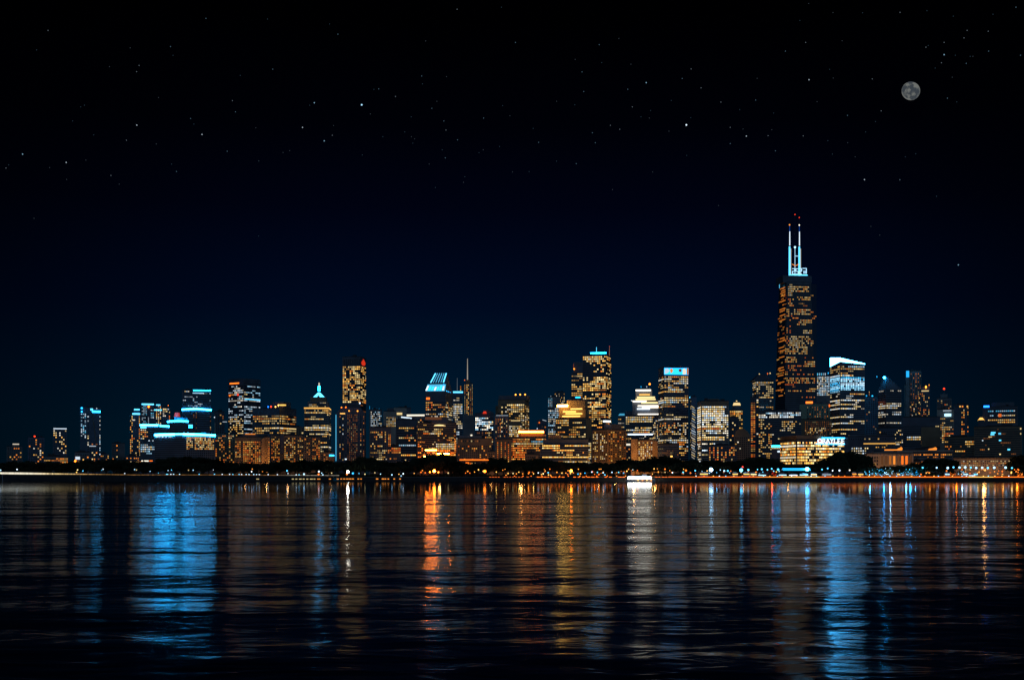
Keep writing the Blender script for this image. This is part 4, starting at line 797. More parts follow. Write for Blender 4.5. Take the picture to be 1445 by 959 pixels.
b.bar(1089, 1100.8, 628.4, 630.4, 'arc', 22, 'lit_floor'); b.bar(1089, 1100.8, 631.6, 632.6, 'cream', .8, 'lit_floor'); b.bar(1097, 1100.8, 635.6, 637.8, 'cool', 1.3, 'lit_floor'); b.done()
mus = B('museum', 'pale columned museum lit orange inside behind the cyan-lit trees', 1219.5, 1286, 640.5, 1170, xm=1222, side='L', wall='pale', cat='museum', depth=24)
mus.vol(1232, 1286, 637.6, 640.5, 'attic', 'pale', 18); mus.grid(1223, 1239, 643, 657, 'amber', .12, 3.4, 4.4, (.55, .6), br=.6)
for x in (1241, 1246.5, 1252, 1257.5, 1263, 1268.5, 1274, 1279.5, 1285): mus.vol(x-.75, x+.75, 641.6, 660, 'column', 'pale', 1.6, 1.2)
for x, p_, e in ((1243.7, 'dim', .2), (1249.2, 'dim', .2), (1254.7, 'amber', .6), (1260.2, 'amber', 1.6), (1265.7, 'dim', .4), (1271.2, 'orange', 2.0), (1276.7, 'orange', 2.0), (1282.2, 'dim', .2)):
    mus.bar(x-1.5, x+1.5, 643, 655, 'rust' if p_ == 'dim' else p_, e*.6, 'lit_opening', off=.1)
mus.done()
hall = B('convention_hall', 'long flat-roofed hall with two orange lit roof sculptures', 1250, 1342, 637, 1270, wall='grey', cat='hall', depth=40)
hall.bar(1250, 1272, 633.4, 635.2, 'amber', 1.3, 'roof_light', off=-6); hall.vol(1249, 1342.5, 635, 637, 'roof_slab', 'pale', 44)
for (x0, x1, y0, nm) in ((1267, 1274.5, 629.6, 'roof_sculpture'), (1309, 1321, 630.4, 'roof_sculpture')):
    hall.prism([(x0, 635), (x0+1, y0+2.4), ((x0+x1)/2, y0+1.6), (x1-2, y0), (x1, y0+2), (x1-.6, 635)], nm, emat('amber', 1.1), 5, -5)
hall.ribbon(1287, 1341, 639.5, 657, 'amber', .22, 2.6, 3.4, br=.9, dark=.1); hall.done()
b = B('gate_house', 'narrow amber-lit gate house right of the columned museum', 1289, 1299, 650.8, 1120, wall='brown', cat='building', depth=8)
b.grid(1289.4, 1298.6, 652, 664, 'amber', .6, 2.6, 3.0, br=.9); b.done()
long_ = B('park_facade', 'long low beige facade with rows of small lights at the right shore', 1348, 1428.5, 647, 1110, wall='pale', cat='hall', depth=24)
long_.vol(1347.6, 1429, 646, 647.2, 'cornice', 'brown', 25); long_.grid(1350, 1428, 649, 663.5, 'cream', .5, 2.6, 3.1, (.5, .42), br=.6, zones=[(1350, 1428, 651, 654.5, .8, 'amber'), (1376, 1424, 658, 664, .5, 'orange', 1.2)]); long_.done()
pav = B('park_pavilion', 'flat-roofed park pavilion with orange lit eaves among the trees', 652, 686, 651.5, 1105, wall='black', cat='pavilion', depth=14, roof=False)
pav.vol(648.5, 689.5, 647.6, 649.6, 'upper_roof', 'pale', 20); pav.vol(660, 680, 649.6, 651.6, 'clerestory', 'black', 10)
pav.bar(648.6, 689.4, 647.8, 649.4, 'orange', 1.7, 'eave_light', off=3.4); pav.bar(658, 684, 655.6, 657.2, 'amber', 1.2, 'eave_light', off=1.2); pav.bar(657, 662, 652, 655.4, 'orange', 1.8, 'lit_opening'); pav.grid(663, 684, 651.8, 655.2, 'amber', .4, 2, 3); pav.done()
# ================================================================== GROUND, WATER, SEA WALL
def sheet(name, x0, x1, y0, y1, z, mat, kind='structure'):
    mb = MB(); mb.quad((x0, y0, z), (x1, y0, z), (x1, y1, z), (x0, y1, z)); return link(name, mb.mesh(name, [mat]), None, kind)
SHORE = 1000.0
sheet('ground', -9000, 9000, SHORE+1.0, 30000, GZ, M['soil'])
sheet('promenade', -1500, 1500, SHORE+1.0, SHORE+16, GZ+.02, M['paving'])

def water_mat():
    m, nt, b = new_mat('lake water'); N, L = nt.nodes, nt.links
    geo = N.new('ShaderNodeNewGeometry'); sep = N.new('ShaderNodeSeparateXYZ'); L.new(geo.outputs['Position'], sep.inputs[0])
    def rng(a, b_, c, d, smooth=True):
        r = N.new('ShaderNodeMapRange'); r.interpolation_type = 'SMOOTHSTEP' if smooth else 'LINEAR'
        r.inputs['From Min'].default_value = a; r.inputs['From Max'].default_value = b_; r.inputs['To Min'].default_value = c; r.inputs['To Max'].default_value = d
        return r
    def math_(op, a, b_):
        n = N.new('ShaderNodeMath'); n.operation = op
        for i, v in enumerate((a, b_)):
            if isinstance(v, (int, float)): n.inputs[i].default_value = v
            else: L.new(v, n.inputs[i])
        return n.outputs[0]
    def noise(sx, sy, det, rough=.5, off=0.0, dist=0.0):
        mp = N.new('ShaderNodeMapping'); mp.inputs['Scale'].default_value = (sx, sy, 1); mp.inputs['Location'].default_value = (off, off*.7, 0)
        n = N.new('ShaderNodeTexNoise'); n.inputs['Scale'].default_value = 1; n.inputs['Detail'].default_value = det; n.inputs['Roughness'].default_value = rough; n.inputs['Distortion'].default_value = dist
        L.new(geo.outputs['Position'], mp.inputs['Vector']); L.new(mp.outputs['Vector'], n.inputs['Vector']); return n.outputs['Fac']
    # sheltered, glassy water along the far shore; wind ripples nearer to the camera
    lee = rng(190, 345, 1, 0); L.new(sep.outputs['Y'], lee.inputs['Value'])
    gust = rng(.38, .68, .55, 1.15); L.new(noise(.008, .03, 3, off=13), gust.inputs['Value'])
    wind = math_('MULTIPLY', lee.outputs[0], gust.outputs[0])
    swell = rng(50, 170, .25, 1.0); L.new(sep.outputs['Y'], swell.inputs['Value'])
    h = math_('ADD', math_('MULTIPLY', noise(.45, .75, 3, .5, dist=.6), WAVE_A), math_('MULTIPLY', noise(1.5, 3.4, 3, .55, 5.0, .4), WAVE_B))
    h = math_('ADD', h, math_('MULTIPLY', noise(.15, .19, 2, .5, 9.0), WAVE_C))
    h = math_('ADD', h, math_('MULTIPLY', math_('MULTIPLY', noise(.022, .05, 3, .55, 21.0), WAVE_D), swell.outputs[0]))
    amt = math_('ADD', math_('MULTIPLY', wind, 1.0), .02)
    bp = N.new('ShaderNodeBump'); bp.inputs['Strength'].default_value = 1.0; bp.inputs['Distance'].default_value = 1.0
    L.new(math_('MULTIPLY', h, amt), bp.inputs['Height'])
    ro = math_('ADD', math_('MULTIPLY', wind, ROUGH_N), ROUGH_F)
    fr = N.new('ShaderNodeFresnel'); fr.inputs['IOR'].default_value = 1.13; L.new(bp.outputs['Normal'], fr.inputs['Normal'])
    gl = N.new('ShaderNodeBsdfGlossy'); gl.inputs['Color'].default_value = (.52, .60, .70, 1); L.new(ro, gl.inputs['Roughness']); L.new(bp.outputs['Normal'], gl.inputs['Normal'])
    df = N.new('ShaderNodeBsdfDiffuse'); df.inputs['Color'].default_value = (.002, .006, .012, 1)
    mx = N.new('ShaderNodeMixShader'); L.new(fr.outputs['Fac'], mx.inputs['Fac']); L.new(df.outputs['BSDF'], mx.inputs[1]); L.new(gl.outputs['BSDF'], mx.inputs[2])
    L.new(mx.outputs['Shader'], N['Material Output'].inputs['Surface']); N.remove(b)
    return m
WAVE_A, WAVE_B, WAVE_C, WAVE_D = .050, .003, .17, 1.2
ROUGH_N, ROUGH_F = .075, .042
mb = MB(); xs = [-1700, 1700]; mb.quad((-1700, -60, 0), (1700, -60, 0), (1700, SHORE+.4, 0), (-1700, SHORE+.4, 0))
link('water', mb.mesh('water', [water_mat()]), None, 'structure')

# sea wall, right part: a straight wall with a glowing strip imitating lit orange paving
def at(x, D): return xat(x, D)
w = tag(empty('sea_wall', (0, SHORE, 0)), 'long dark sea wall carrying the orange-lit promenade edge', 'sea wall')
mb = MB(); mb.box(at(480, SHORE), at(1520, SHORE), .5, 2.2, -1.5, GZ-.05); mb.box(at(480, SHORE), at(1520, SHORE), 0, 2.4, -1.5, .7)
link('wall', mb.mesh('wall', [M['stone']]), w)
mb = MB(); mb.box(at(480, SHORE), at(1520, SHORE), .25, 2.6, GZ-.05, GZ+.28); link('coping', mb.mesh('coping', [M['paving']]), w)
def strip(x0, x1, z0, z1, col, st, yy=.9, par=w, nm='paving_glow', dash=0, x_is_px=True):
    mb = MB(); a, c = at(x0, SHORE), at(x1, SHORE)
    if dash:
        n = max(1, int((x1-x0)/dash))
        for i in range(n):
            if random.random() < .8: mb.box(a+(c-a)*(i+.1)/n, a+(c-a)*(i+random.uniform(.55, .95))/n, yy-.12, yy, z0, z1)
    else: mb.box(a, c, yy-.12, yy, z0, z1)
    return link(nm, mb.mesh(nm, [emat(col, st)]), par)
for x0, x1, c, e in ((943, 985, 'orange', .9), (985, 1068, 'orange', 1.5), (1068, 1105, 'amber', 1.4), (1105, 1157, 'gold', 1.6), (1157, 1215, 'orange', 1.6), (1215, 1366, 'orange', 1.9), (1366, 1402, 'gold', 1.6), (1402, 1500, 'orange', 1.9)):
    strip(x0, x1, GZ+.02, GZ+.62, c, e, yy=.24)
for x0, x1, c, e, d in ((690, 747, 'orange', .8, 4), (747, 802, 'orange', 2.0, 5), (802, 884, 'orange', 1.8, 6), (924, 943, 'orange', 1.2, 4)): strip(x0, x1, GZ, GZ+.5, c, e, .24, dash=d)
# left causeway: sloping parapet with a bright rail
w2 = tag(empty('causeway', (0, SHORE, 0)), 'dark causeway wall at the left with a bright lit rail sloping along its top', 'causeway')
def topz(x): return CAM_H + (HY-(669.6 if x > 180 else 667.2+2.2*max(0, x)/180))*SHORE/F if x < 300 else CAM_H+(HY-(669.6+.8*min(1, (x-300)/150)))*SHORE/F
mb = MB(); xs = [-90 + 20*i for i in range(29)]
for a, c in zip(xs[:-1], xs[1:]):
    A = [(at(a, SHORE), .5, -1.5), (at(c, SHORE), .5, -1.5), (at(c, SHORE), 2.2, -1.5), (at(a, SHORE), 2.2, -1.5)]
    Z = [topz(a)-.5, topz(c)-.5, topz(c)-.5, topz(a)-.5]
    mb.loft(A, [(p[0], p[1], z) for p, z in zip(A, Z)])
mb.box(at(-90, SHORE), at(479.5, SHORE), .2, 2.3, -1.5, .5)
link('wall', mb.mesh('wall', [M['stone']]), w2)
def mixc(x):
    K = [(-90, (1.1, 1.0, .82)), (40, (1.0, .90, .68)), (75, (.85, .62, .28)), (115, (.55, .30, .09)), (170, (.32, .15, .04)), (300, (.26, .11, .025)), (385, (.24, .11, .03)), (410, (.3, .26, .2)), (480, (.4, .34, .26))]
    for (p, c), (q, d) in zip(K[:-1], K[1:]):
        if p <= x <= q: t = (x-p)/(q-p); return tuple(u+(v-u)*t for u, v in zip(c, d))
    return K[-1][1]
mb = MB(); x = -88.0; k = SHORE/F; rr = random.Random(8)
while x < 478:
    x2 = min(479, x+rr.uniform(1.2, 2.6)); th = (2.7 if x < 30 else max(.75, 2.7-1.9*(x-30)/110)); j = rr.uniform(.35, 1.15) if x > 60 else rr.uniform(.8, 1.1)
    c = tuple(v*j for v in mixc(x)); z0 = topz(x)-th*k*.5
    mb.quad((at(x, SHORE), .3, z0), (at(x2, SHORE), .3, z0), (at(x2, SHORE), .3, z0+th*k), (at(x, SHORE), .3, z0+th*k), 0, c)
    x = x2
link('rail_light', mb.mesh('rail_light', [M['lit']], lit=True), w2)
for x0, x1, c, e in ((361, 371, 'cream', .5), (406, 447, 'cream', .55), (447, 480, 'amber', .9)): strip(x0, x1, 1.6, 2.4, c, e, .45, w2, 'lower_window_light', dash=5)
for x0, x1, c, e in ((480, 512, 'amber', 1.0), (530, 567, 'amber', 1.2)): strip(x0, x1, 1.7, 2.5, c, e, .46, w, 'lower_window_light', dash=4)
for x in (4, 114): 
    mb = MB(); X = at(x, SHORE); mb.rod((X, -.2, 0), (X-.6, .1, topz(x)-.8), .16, .12, 6); link('ladder_post', mb.mesh('ladder_post', [M['white']]), w2)

# ================================================================== TREES
def tree_meshes(seed):
    rnd = random.Random(seed); tr = MB(); H = 12.0
    tr.rod((0, 0, -.2), (.15, .1, 4.2), .38, .26, 8); limbs = []
    for k in range(6):
        a = k*1.05+rnd.random()*.6; e = Vector((math.cos(a)*rnd.uniform(2, 3.8), math.sin(a)*rnd.uniform(2, 3.8), rnd.uniform(6.5, 10.5)))
        p = Vector((.15, .1, rnd.uniform(3.2, 4.4))); tr.rod(p, e, .17, .05, 6); limbs.append(e)
    cr = MB()
    lobes = [(Vector((0, 0, 8.6)), 3.6)] + [(e*1.0, rnd.uniform(1.5, 2.6)) for e in limbs] + [(Vector((rnd.uniform(-2, 2), rnd.uniform(-2, 2), rnd.uniform(9.5, 11))), rnd.uniform(1.2, 1.9)) for _ in range(3)]
    for c, r in lobes:
        for _ in range(int(70*r)):
            d = Vector((rnd.gauss(0, 1), rnd.gauss(0, 1), rnd.gauss(0, 1))).normalized()
            p = c+d*r*rnd.uniform(.45, 1.08)
            if p.z < 2.6: continue
            u = Vector((rnd.gauss(0, 1), rnd.gauss(0, 1), rnd.gauss(0, 1))).normalized(); v = u.orthogonal().normalized(); sz = rnd.uniform(.25, .55)
            cr.quad(p-u*sz-v*sz*.6, p+u*sz-v*sz*.6, p+u*sz+v*sz*.6, p-u*sz+v*sz*.6)
    return tr.mesh('trunk', [M['bark']]), cr.mesh('crown', [M['leaf']])
TM = [tree_meshes(100+i) for i in range(6)]
protos = []
def tree(x, ytop, D, i, label, group, sx=1.0):
    h = zat(ytop, D)-GZ
    if len(protos) <= i:
        t = empty('park_tree', (0, 0, 0)); link('trunk', TM[i][0], t); link('crown', TM[i][1], t); protos.append(t)
    else: t = copy_tree(protos[i])
    t.location = (xat(x, D), D, GZ); t.rotation_euler = (0, 0, random.uniform(0, 6.28)); k = h/12.2
    t.scale = (k*sx, k*sx, k); tag(t, label, 'tree', group); return t
TOP = [(-20, 652), (40, 652), (90, 652), (112, 648), (128, 647), (140, 649), (170, 647), (178, 652), (215, 652), (225, 646), (300, 645), (318, 654), (340, 651), (372, 655), (400, 648), (430, 649), (470, 650), (480, 651), (492, 652),
       (505, 646), (525, 648), (540, 651), (560, 651), (575, 651), (590, 646), (610, 641), (640, 643), (646, 652), (690, 654), (700, 646), (720, 649), (760, 648), (790, 651), (830, 652), (860, 651), (890, 650), (910, 648), (940, 644),
       (960, 648), (985, 649), (1000, 652), (1040, 650), (1060, 645), (1085, 646), (1100, 654), (1130, 656), (1160, 651), (1180, 640), (1205, 637), (1222, 642), (1232, 657), (1285, 655), (1300, 650), (1325, 646), (1345, 648), (1352, 662), (1425, 662), (1432, 644), (1450, 642), (1480, 644)]
def top(x):
    for (a, p), (c, q) in zip(TOP[:-1], TOP[1:]):
        if a <= x <= c: return p+(q-p)*(x-a)/(c-a)
    return 650
LB = 'dark leafy tree in the rear row of the lakefront park'
LF = 'dark rounded tree in the front row of the lakefront park'
x = -18; i = 0
while x < 1470:
    y = top(x)
    if y < 660: tree(x, y+random.uniform(-1.6, 2.2), random.uniform(1070, 1098), i % 6, LB, 'rear row of park trees', random.uniform(1.0, 1.35))
    x += random.uniform(8.5, 12.5); i += 1
x = -14
while x < 1470:
    y = min(663.5, max(top(x)+4.5, 653)+random.uniform(-1.5, 3.0))
    if not (1350 < x < 1426) and not (1225 < x < 1292 and random.random() < .5): tree(x, y, random.uniform(1032, 1052), i % 6, LF, 'front row of park trees', random.uniform(1.15, 1.5))
    x += random.uniform(11, 16); i += 1
# low shrubbery between the trunks
mb = MB(); rnd = random.Random(5)
for _ in range(16000):
    x = rnd.uniform(-1500, 1500) if rnd.random() < .1 else rnd.uniform(-440, 450); y = rnd.uniform(1054, 1066); px = CX+x/y*F
    hmax = 4.2 if not 1222 < px < 1292 and not 1346 < px < 1430 else 1.2
    z = GZ+rnd.random()*hmax*(.7+.3*math.sin(x*.11)); p = Vector((x, y, z)); u = Vector((rnd.gauss(0, 1), rnd.gauss(0, 1), rnd.gauss(0, 1))).normalized(); v = u.orthogonal().normalized(); sz = rnd.uniform(.4, .9)
    mb.quad(p-u*sz-v*sz*.6, p+u*sz-v*sz*.6, p+u*sz+v*sz*.6, p-u*sz+v*sz*.6)
link('shrubbery', mb.mesh('shrubbery', [M['leaf']]), None, 'stuff')

# ================================================================== LAMPS
def globe(col, st, r, n=12):
    mb = MB(); mb.ball((0, 0, 0), r, n, 8); return mb.mesh('lamp_head', [emat(col, st)], smooth=True)
mb = MB(); mb.rod((0, 0, 0), (0, 0, .12), .12, .07, 8); mb.rod((0, 0, .12), (0, 0, 1), .07, .05, 8); POLE = mb.mesh('pole', [M['metal']])
mb = MB(); mb.rod((0, 0, -.25), (0, 0, -.05), .12, .3, 8); mb.rod((0, 0, .32), (0, 0, .5), .34, .05, 8); CAP = mb.mesh('lamp_cap', [M['metal']])
HEADS = {}
def park_lamp(x, y, D, col, st, r, label, group, glow=0, name='park_lamp'):
    if glow < 300: st = min(st, 22 if glow == 1 else 2.2)
    h = zat(y, D)-GZ
    t = tag(empty(name, (xat(x, D), D, GZ)), label, 'lamp', group)
    p = link('pole', POLE, t); p.scale = (1, 1, max(.3, h-r*.8))
    k = (col, st, r)
    if k not in HEADS: HEADS[k] = globe(*k)
    hd = link('lamp_head', HEADS[k], t); hd.location = (0, 0, h)
    c = link('lamp_cap', CAP, t); c.location = (0, 0, h+r-.3); c.scale = (r*1.1,)*2+(r*.8,)
    if glow:
        li = bpy.data.lights.new('lamp_glow', 'POINT'); li.color = PAL[col]; li.energy = glow*.35; li.shadow_soft_size = r*1.1
        lo = bpy.data.objects.new('lamp_glow', li); COL.objects.link(lo); lo.parent = t; lo.location = (0, -.0, h)
        hd.visible_shadow = True; lo.location = (0, -r*2.4, h)
    return t
# the three glaring orange lamps
for x, y, st, lb in ((612.8, 664.2, 190, 'glaring orange lamp alone in the dark trees under the slanted-roof tower'), (684.2, 664.6, 22, 'glaring orange lamp under the park pavilion'), (806, 664, 80, 'glaring orange lamp among small lights below the dark amber-floored hall')):
    park_lamp(x, y, 1016, 'orange', st*.5, 1.05, lb, 'glaring orange lamps', 750)
park_lamp(682, 664.5, 1020, 'gold', 5, .55, 'yellow lamp beside the glaring orange lamp under the pavilion', 'glaring orange lamps')
for x, y, lb in ((606.6, 665.6, 'added orange flare lamp close left of the glaring orange lamp under the slanted-roof tower'), (618.6, 666, 'added orange flare lamp close right of the glaring orange lamp under the slanted-roof tower')):
    park_lamp(x, y, 1018, 'orange', 22, .5, lb, 'glaring orange lamps', 1)  # two added lamps imitate the big lamp's starburst and widen its reflection
# brilliant white and cyan lamps
for x, y, c, st, r, lb, g in ((491, 665.2, 'white', 55, 1.0, 'brilliant white lamp on the left quay', 900), (489.6, 668.6, 'orange', 20, .7, 'orange lamp low beside the brilliant white quay lamp', 0), (498, 667.4, 'cyan', 14, .8, 'blue lamp right of the brilliant white quay lamp', 0),
    (450, 664.8, 'cool', 22, .7, 'white lamp on the quay below the domed tower', 0), (449.6, 668.8, 'orange', 8, .7, 'orange lamp under the white quay lamp below the domed tower', 0), (405, 663.8, 'aqua', 12, .6, 'tall cyan lamp in the dark left park', 0), (429, 668.6, 'ice', 12, .7, 'pale blue lamp on the quay left of the domed tower', 0),
    (1003.5, 662.4, 'ice', 9, 1.5, 'brilliant blue-white lamp on the promenade under the beige tower', 1800), (1046, 663, 'aqua', 6, 1.3, 'large cyan lamp on the promenade under the brown domed block', 750), (1139, 661.6, 'frost', 30, 1.5, 'brilliant white lamp at the right end of the cyan awning', 2100),
    (1056, 662.6, 'aqua', 10, .8, 'cyan lamp second from the brown domed block on the promenade', 0), (1098, 662, 'aqua', 14, .9, 'cyan lamp just left of the cyan awning', 0), (968, 663.4, 'orange', 10, .8, 'orange lamp high on the promenade left of the beige tower', 0), (1048, 658.4, 'red', 1.2, .8, 'red lamp in the trees above the large cyan lamp', 0)):
    park_lamp(x, y, 1010, c, st, r, lb, None, g)
# right promenade lamps
for i, (x, st) in enumerate(((1302, 4), (1321.8, 7), (1337.4, 5), (1345.5, 8), (1354, 5), (1362, 16), (1370, 9), (1377.6, 9), (1386, 7), (1394, 13), (1403, 15), (1419, 12), (1428, 6))):
    park_lamp(x, 659.4+random.uniform(-.5, .6), 1007, 'ice' if i % 3 else 'aqua', min(2.5, st*.7), random.choice([.7, .85, .95]), 'white globe lamp on a tall pole in the even row along the right promenade', 'white lamps along the right promenade', 150 if i % 2 else 0)
for x, y, c, st in ((1175, 663.6, 'cool', 3), (1184.6, 663.4, 'cool', 4), (1199, 663, 'white', 3), (1168, 660.5, 'aqua', 7), (1160, 662, 'aqua', 4), (1022, 664, 'ice', 4), (1016.5, 662.6, 'ice', 3), (981, 663.6, 'aqua', 7), (964, 666, 'aqua', 4), (1027, 664, 'aqua', 4), (1069, 662, 'aqua', 6), (1075, 661.6, 'aqua', 5), (1083, 662.4, 'aqua', 6), (1089, 661, 'aqua', 3)):
    park_lamp(x, y, 1012, c, st*.6, random.choice([.45, .6, .7]), 'small cool white lamp between the promenade trees', 'small cool promenade lamps')
for x, y, c, st in ((773.5, 666.4, 'aqua', 6), (759.6, 666.8, 'cool', 3), (815.6, 668.4, 'cyan', 5), (825.4, 667, 'cyan', 3), (835, 665.6, 'ice', 5), (843, 666, 'aqua', 7), (851, 666.6, 'ice', 5), (853.6, 669.6, 'aqua', 5), (863.6, 666, 'ice', 4), (873, 666, 'aqua', 5), (880, 667, 'cyan', 3), (949, 666.4, 'cool', 5)):
    park_lamp(x, y, 1008, c, st*.6, .5, 'small cyan-white lamp on the middle lakefront walk', 'small lamps on the middle lakefront walk')
for x, y, c, st in ((569, 668, 'cool', 5), (563, 668.6, 'gold', 3), (566, 671, 'ice', 2), (537, 668.5, 'ice', 5), (553, 669.5, 'ice', 3), (632.5, 667, 'cream', 2), (596, 663.5, 'amber', 2), (584.5, 667.5, 'gold', 2.5), (594, 666, 'orange', 3), (600, 666.6, 'orange', 2.5), (660, 664.6, 'amber', 3), (669.6, 665.6, 'amber', 5), (675.2, 662.4, 'gold', 4), (657, 667, 'orange', 3), (663, 667, 'orange', 3), (714, 670, 'amber', 5), (717, 667.6, 'gold', 3), (724, 667.6, 'cream', 2)):
    park_lamp(x, y, 1014, c, st*.6, random.choice([.4, .55]), 'small warm lamp at the foot of the dark central park trees', 'small lamps under the central park trees')
for x, y, c, st in ((737.6, 668, 'amber', 2), (746.8, 666, 'orange', 4), (751.5, 666, 'orange', 2), (764, 669, 'gold', 4), (766.5, 668, 'cream', 5), (774, 669.6, 'gold', 4), (777, 670, 'amber', 3), (785.8, 666, 'amber', 3), (793, 667, 'gold', 3), (798.4, 667, 'amber', 6), (801, 669, 'orange', 5), (805, 667.4, 'gold', 12), (809, 666.6, 'amber', 6), (845.6, 661.6, 'amber', 4), (848, 661.4, 'amber', 4), (884.6, 664.4, 'gold', 4), (887, 661.6, 'amber', 2), (893, 662.4, 'cool', 2), (923, 661, 'gold', 2.5), (927.6, 661, 'amber', 2), (929, 665.6, 'amber', 4), (938.5, 666, 'cream', 2)):
    park_lamp(x, y, 1009, c, st*.6, random.choice([.4, .55]), 'small amber lamp along the middle lakefront walk', 'amber lamps on the middle lakefront walk')
for x, y, c, st in ((.8, 663, 'ice', 4), (24, 662, 'cool', 3.5), (109.4, 662.6, 'cream', 3), (108, 666, 'gold', 3), (117, 664, 'aqua', 2.5), (145.5, 661.6, 'cool', 2), (143.6, 663, 'aqua', 1.5), (176, 667.6, 'cool', 1.5), (190, 662, 'ice', 2), (192.6, 662.6, 'cream', 1), (211.8, 664.6, 'ice', 2.5), (237.2, 663.4, 'ice', 3), (242, 662.8, 'aqua', 5), (266, 663, 'cream', 1), (272.6, 663, 'ice', 2), (301, 662.6, 'cool', 1.5), (223.6, 667, 'aqua', 1.5), (355, 665, 'cool', 10), (356, 661.4, 'amber', 2), (370.4, 665, 'amber', 1), (406.4, 667.6, 'cool', 3), (454, 667, 'ice', 6), (455.6, 669.6, 'ice', 5), (468, 667, 'cream', 1.5), (506.6, 667.6, 'aqua', 3), (515, 668.6, 'cream', 2), (529, 666.6, 'cream', 1.5)):
    park_lamp(x, y, 1006, c, st*.6, random.choice([.35, .5]), 'small pale lamp standing above the left causeway', 'pale lamps along the left causeway')
rg = random.Random(17)
for k in range(30):
    x = rg.uniform(1288, 1443); park_lamp(x, rg.uniform(661.5, 669), rg.uniform(1010, 1026), rg.choice(['orange', 'amber', 'orange', 'gold']), rg.choice([1.2, 2, 2]), rg.choice([.35, .45, .6]), 'small amber lamp below the white lamps of the right promenade', 'amber lamps of the right promenade', 260 if k % 2 == 0 else 0)
for k in range(34):  # random fill lamps added to warm the shore and the leaves
    x = rg.uniform(690, 985); park_lamp(x, rg.uniform(661, 669), rg.uniform(1009, 1030), rg.choice(['orange', 'amber', 'orange', 'gold']), rg.choice([1.2, 2, 2]), rg.choice([.35, .45, .6]), 'added orange or amber fill lamp between the trees of the middle lakefront', 'added fill lamps of the middle lakefront', 280 if k % 2 == 0 else 0)
for k in range(22):
    x = rg.uniform(988, 1100); park_lamp(x, rg.uniform(664, 669.5), rg.uniform(1009, 1022), rg.choice(['orange', 'amber', 'gold', 'ice', 'aqua']), rg.choice([1.2, 2]), rg.choice([.35, .5]), 'small coloured lamp on the promenade below the beige tower', 'small coloured lamps below the beige tower', 200 if k % 4 == 0 else 0)
# low bollard lights along the water's edge
def bollard_proto(col, st):
    t = empty('bollard_light', (0, 0, 0)); mb = MB(); mb.rod((0, 0, 0), (0, 0, .75), .16, .14, 8); link('post', mb.mesh('post', [M['metal']]), t)
    mb = MB(); mb.rod((0, 0, .76), (0, 0, 1.35), .42, .42, 10); link('lens', mb.mesh('lens', [emat(col, min(2, st))]), t); return t
BP = {}
def bollard(x, D, col, st, z, lb, g):
    k = (col, st)
    if k in BP: t = copy_tree(BP[k])
    else: t = BP[k] = bollard_proto(col, st)
    t.location = (xat(x, D), D, z); tag(t, lb, 'bollard light', g)
rb = random.Random(3)
for x in (235, 236.6, 241, 245, 253.4, 281, 302.6, 313.6, 324, 328.6, 337.4, 341, 347.4, 351.4, 358, 362, 366, 378.4, 391.5, 418, 422): bollard(x, SHORE+1.4, rb.choice(['ice', 'aqua', 'aqua', 'cool']), rb.choice([2, 4, 6]), topz(x)-.6, 'low bluish bollard light on top of the left causeway', 'bluish bollards on the left causeway')
for k in range(46):
    x = 985+10*k+rb.uniform(-3, 3)
    bollard(x, SHORE+3.5, rb.choice(['orange', 'amber', 'gold', 'cool', 'aqua', 'orange']), rb.choice([3, 5, 8]), GZ+.03, 'low bollard light on the right promenade edge', 'bollards on the right promenade')
for k in range(16):
    x = 725+13*k+rb.uniform(-3, 3)
    bollard(x, SHORE+3.5, rb.choice(['orange', 'amber', 'orange']), rb.choice([2, 4]), GZ+.03, 'low orange bollard light on the middle lakefront walk', 'orange bollards on the middle walk')

# ================================================================== BOAT, AWNING, STALLS, LIT TREES
D = 985.0; k = D/F
boat = tag(empty('tour_boat', (xat(904, D), D, 0)), 'long white lit tour boat moored at the sea wall', 'boat')
L2, hb = 20.5*k, 3.2
mb = MB(); st_ = []
for i in range(13):
    u = -1+2*i/12; wv = hb*(1-max(0, abs(u)-.72)**2*10 if u > 0 else 1-max(0, abs(u)-.9)**2*20); wv = max(.12, wv); sh = .35*max(0, u)**2
    st_.append([(u*L2, -wv*.75, -.4), (u*L2, wv*.75, -.4), (u*L2, wv, 1.5+sh), (u*L2, -wv, 1.5+sh)])
for a, c in zip(st_[:-1], st_[1:]): mb.loft(a, c, (a is st_[0], c is st_[-1]))
link('hull', mb.mesh('hull', [M['white']]), boat)
mb = MB(); mb.box(-L2*.88, L2*.74, -2.6, 2.6, 1.5, 1.9); mb.box(-L2*.9, L2*.78, -2.8, 2.8, 3.3, 3.55); link('deckhouse', mb.mesh('deckhouse', [M['white']]), boat)
mb = MB()
for i in range(18):
    a = -L2*.87+i*L2*1.6/18; mb.box(a, a+L2*.078, -2.55, 2.55, 1.9, 3.3)
link('saloon_windows', mb.mesh('saloon_windows', [emat('white', 18)]), boat)
mb = MB(); mb.box(-L2*.9, L2*.7, -2.82, -2.6, 3.56, 4.2); link('deck_light', mb.mesh('deck_light', [emat('cool', 2.5)]), boat)
mb = MB(); mb.box(L2*.1, L2*.4, -1.6, 1.6, 3.56, 5.6); link('wheelhouse', mb.mesh('wheelhouse', [M['white']]), boat)
for x in (-L2*.6, L2*.3): mb = MB(); mb.rod((x, 0, 3.5), (x, 0, 8.4), .12, .06, 6); link('mast', mb.mesh('mast', [M['white']]), boat)
for i in range(4):
    mb = MB(); mb.ball((-L2*.2+i*L2*.3, -3.2, 1.1), .4); link('bow_lamp', mb.mesh('bow_lamp', [emat('amber' if i % 2 else 'gold', 4)]), boat)

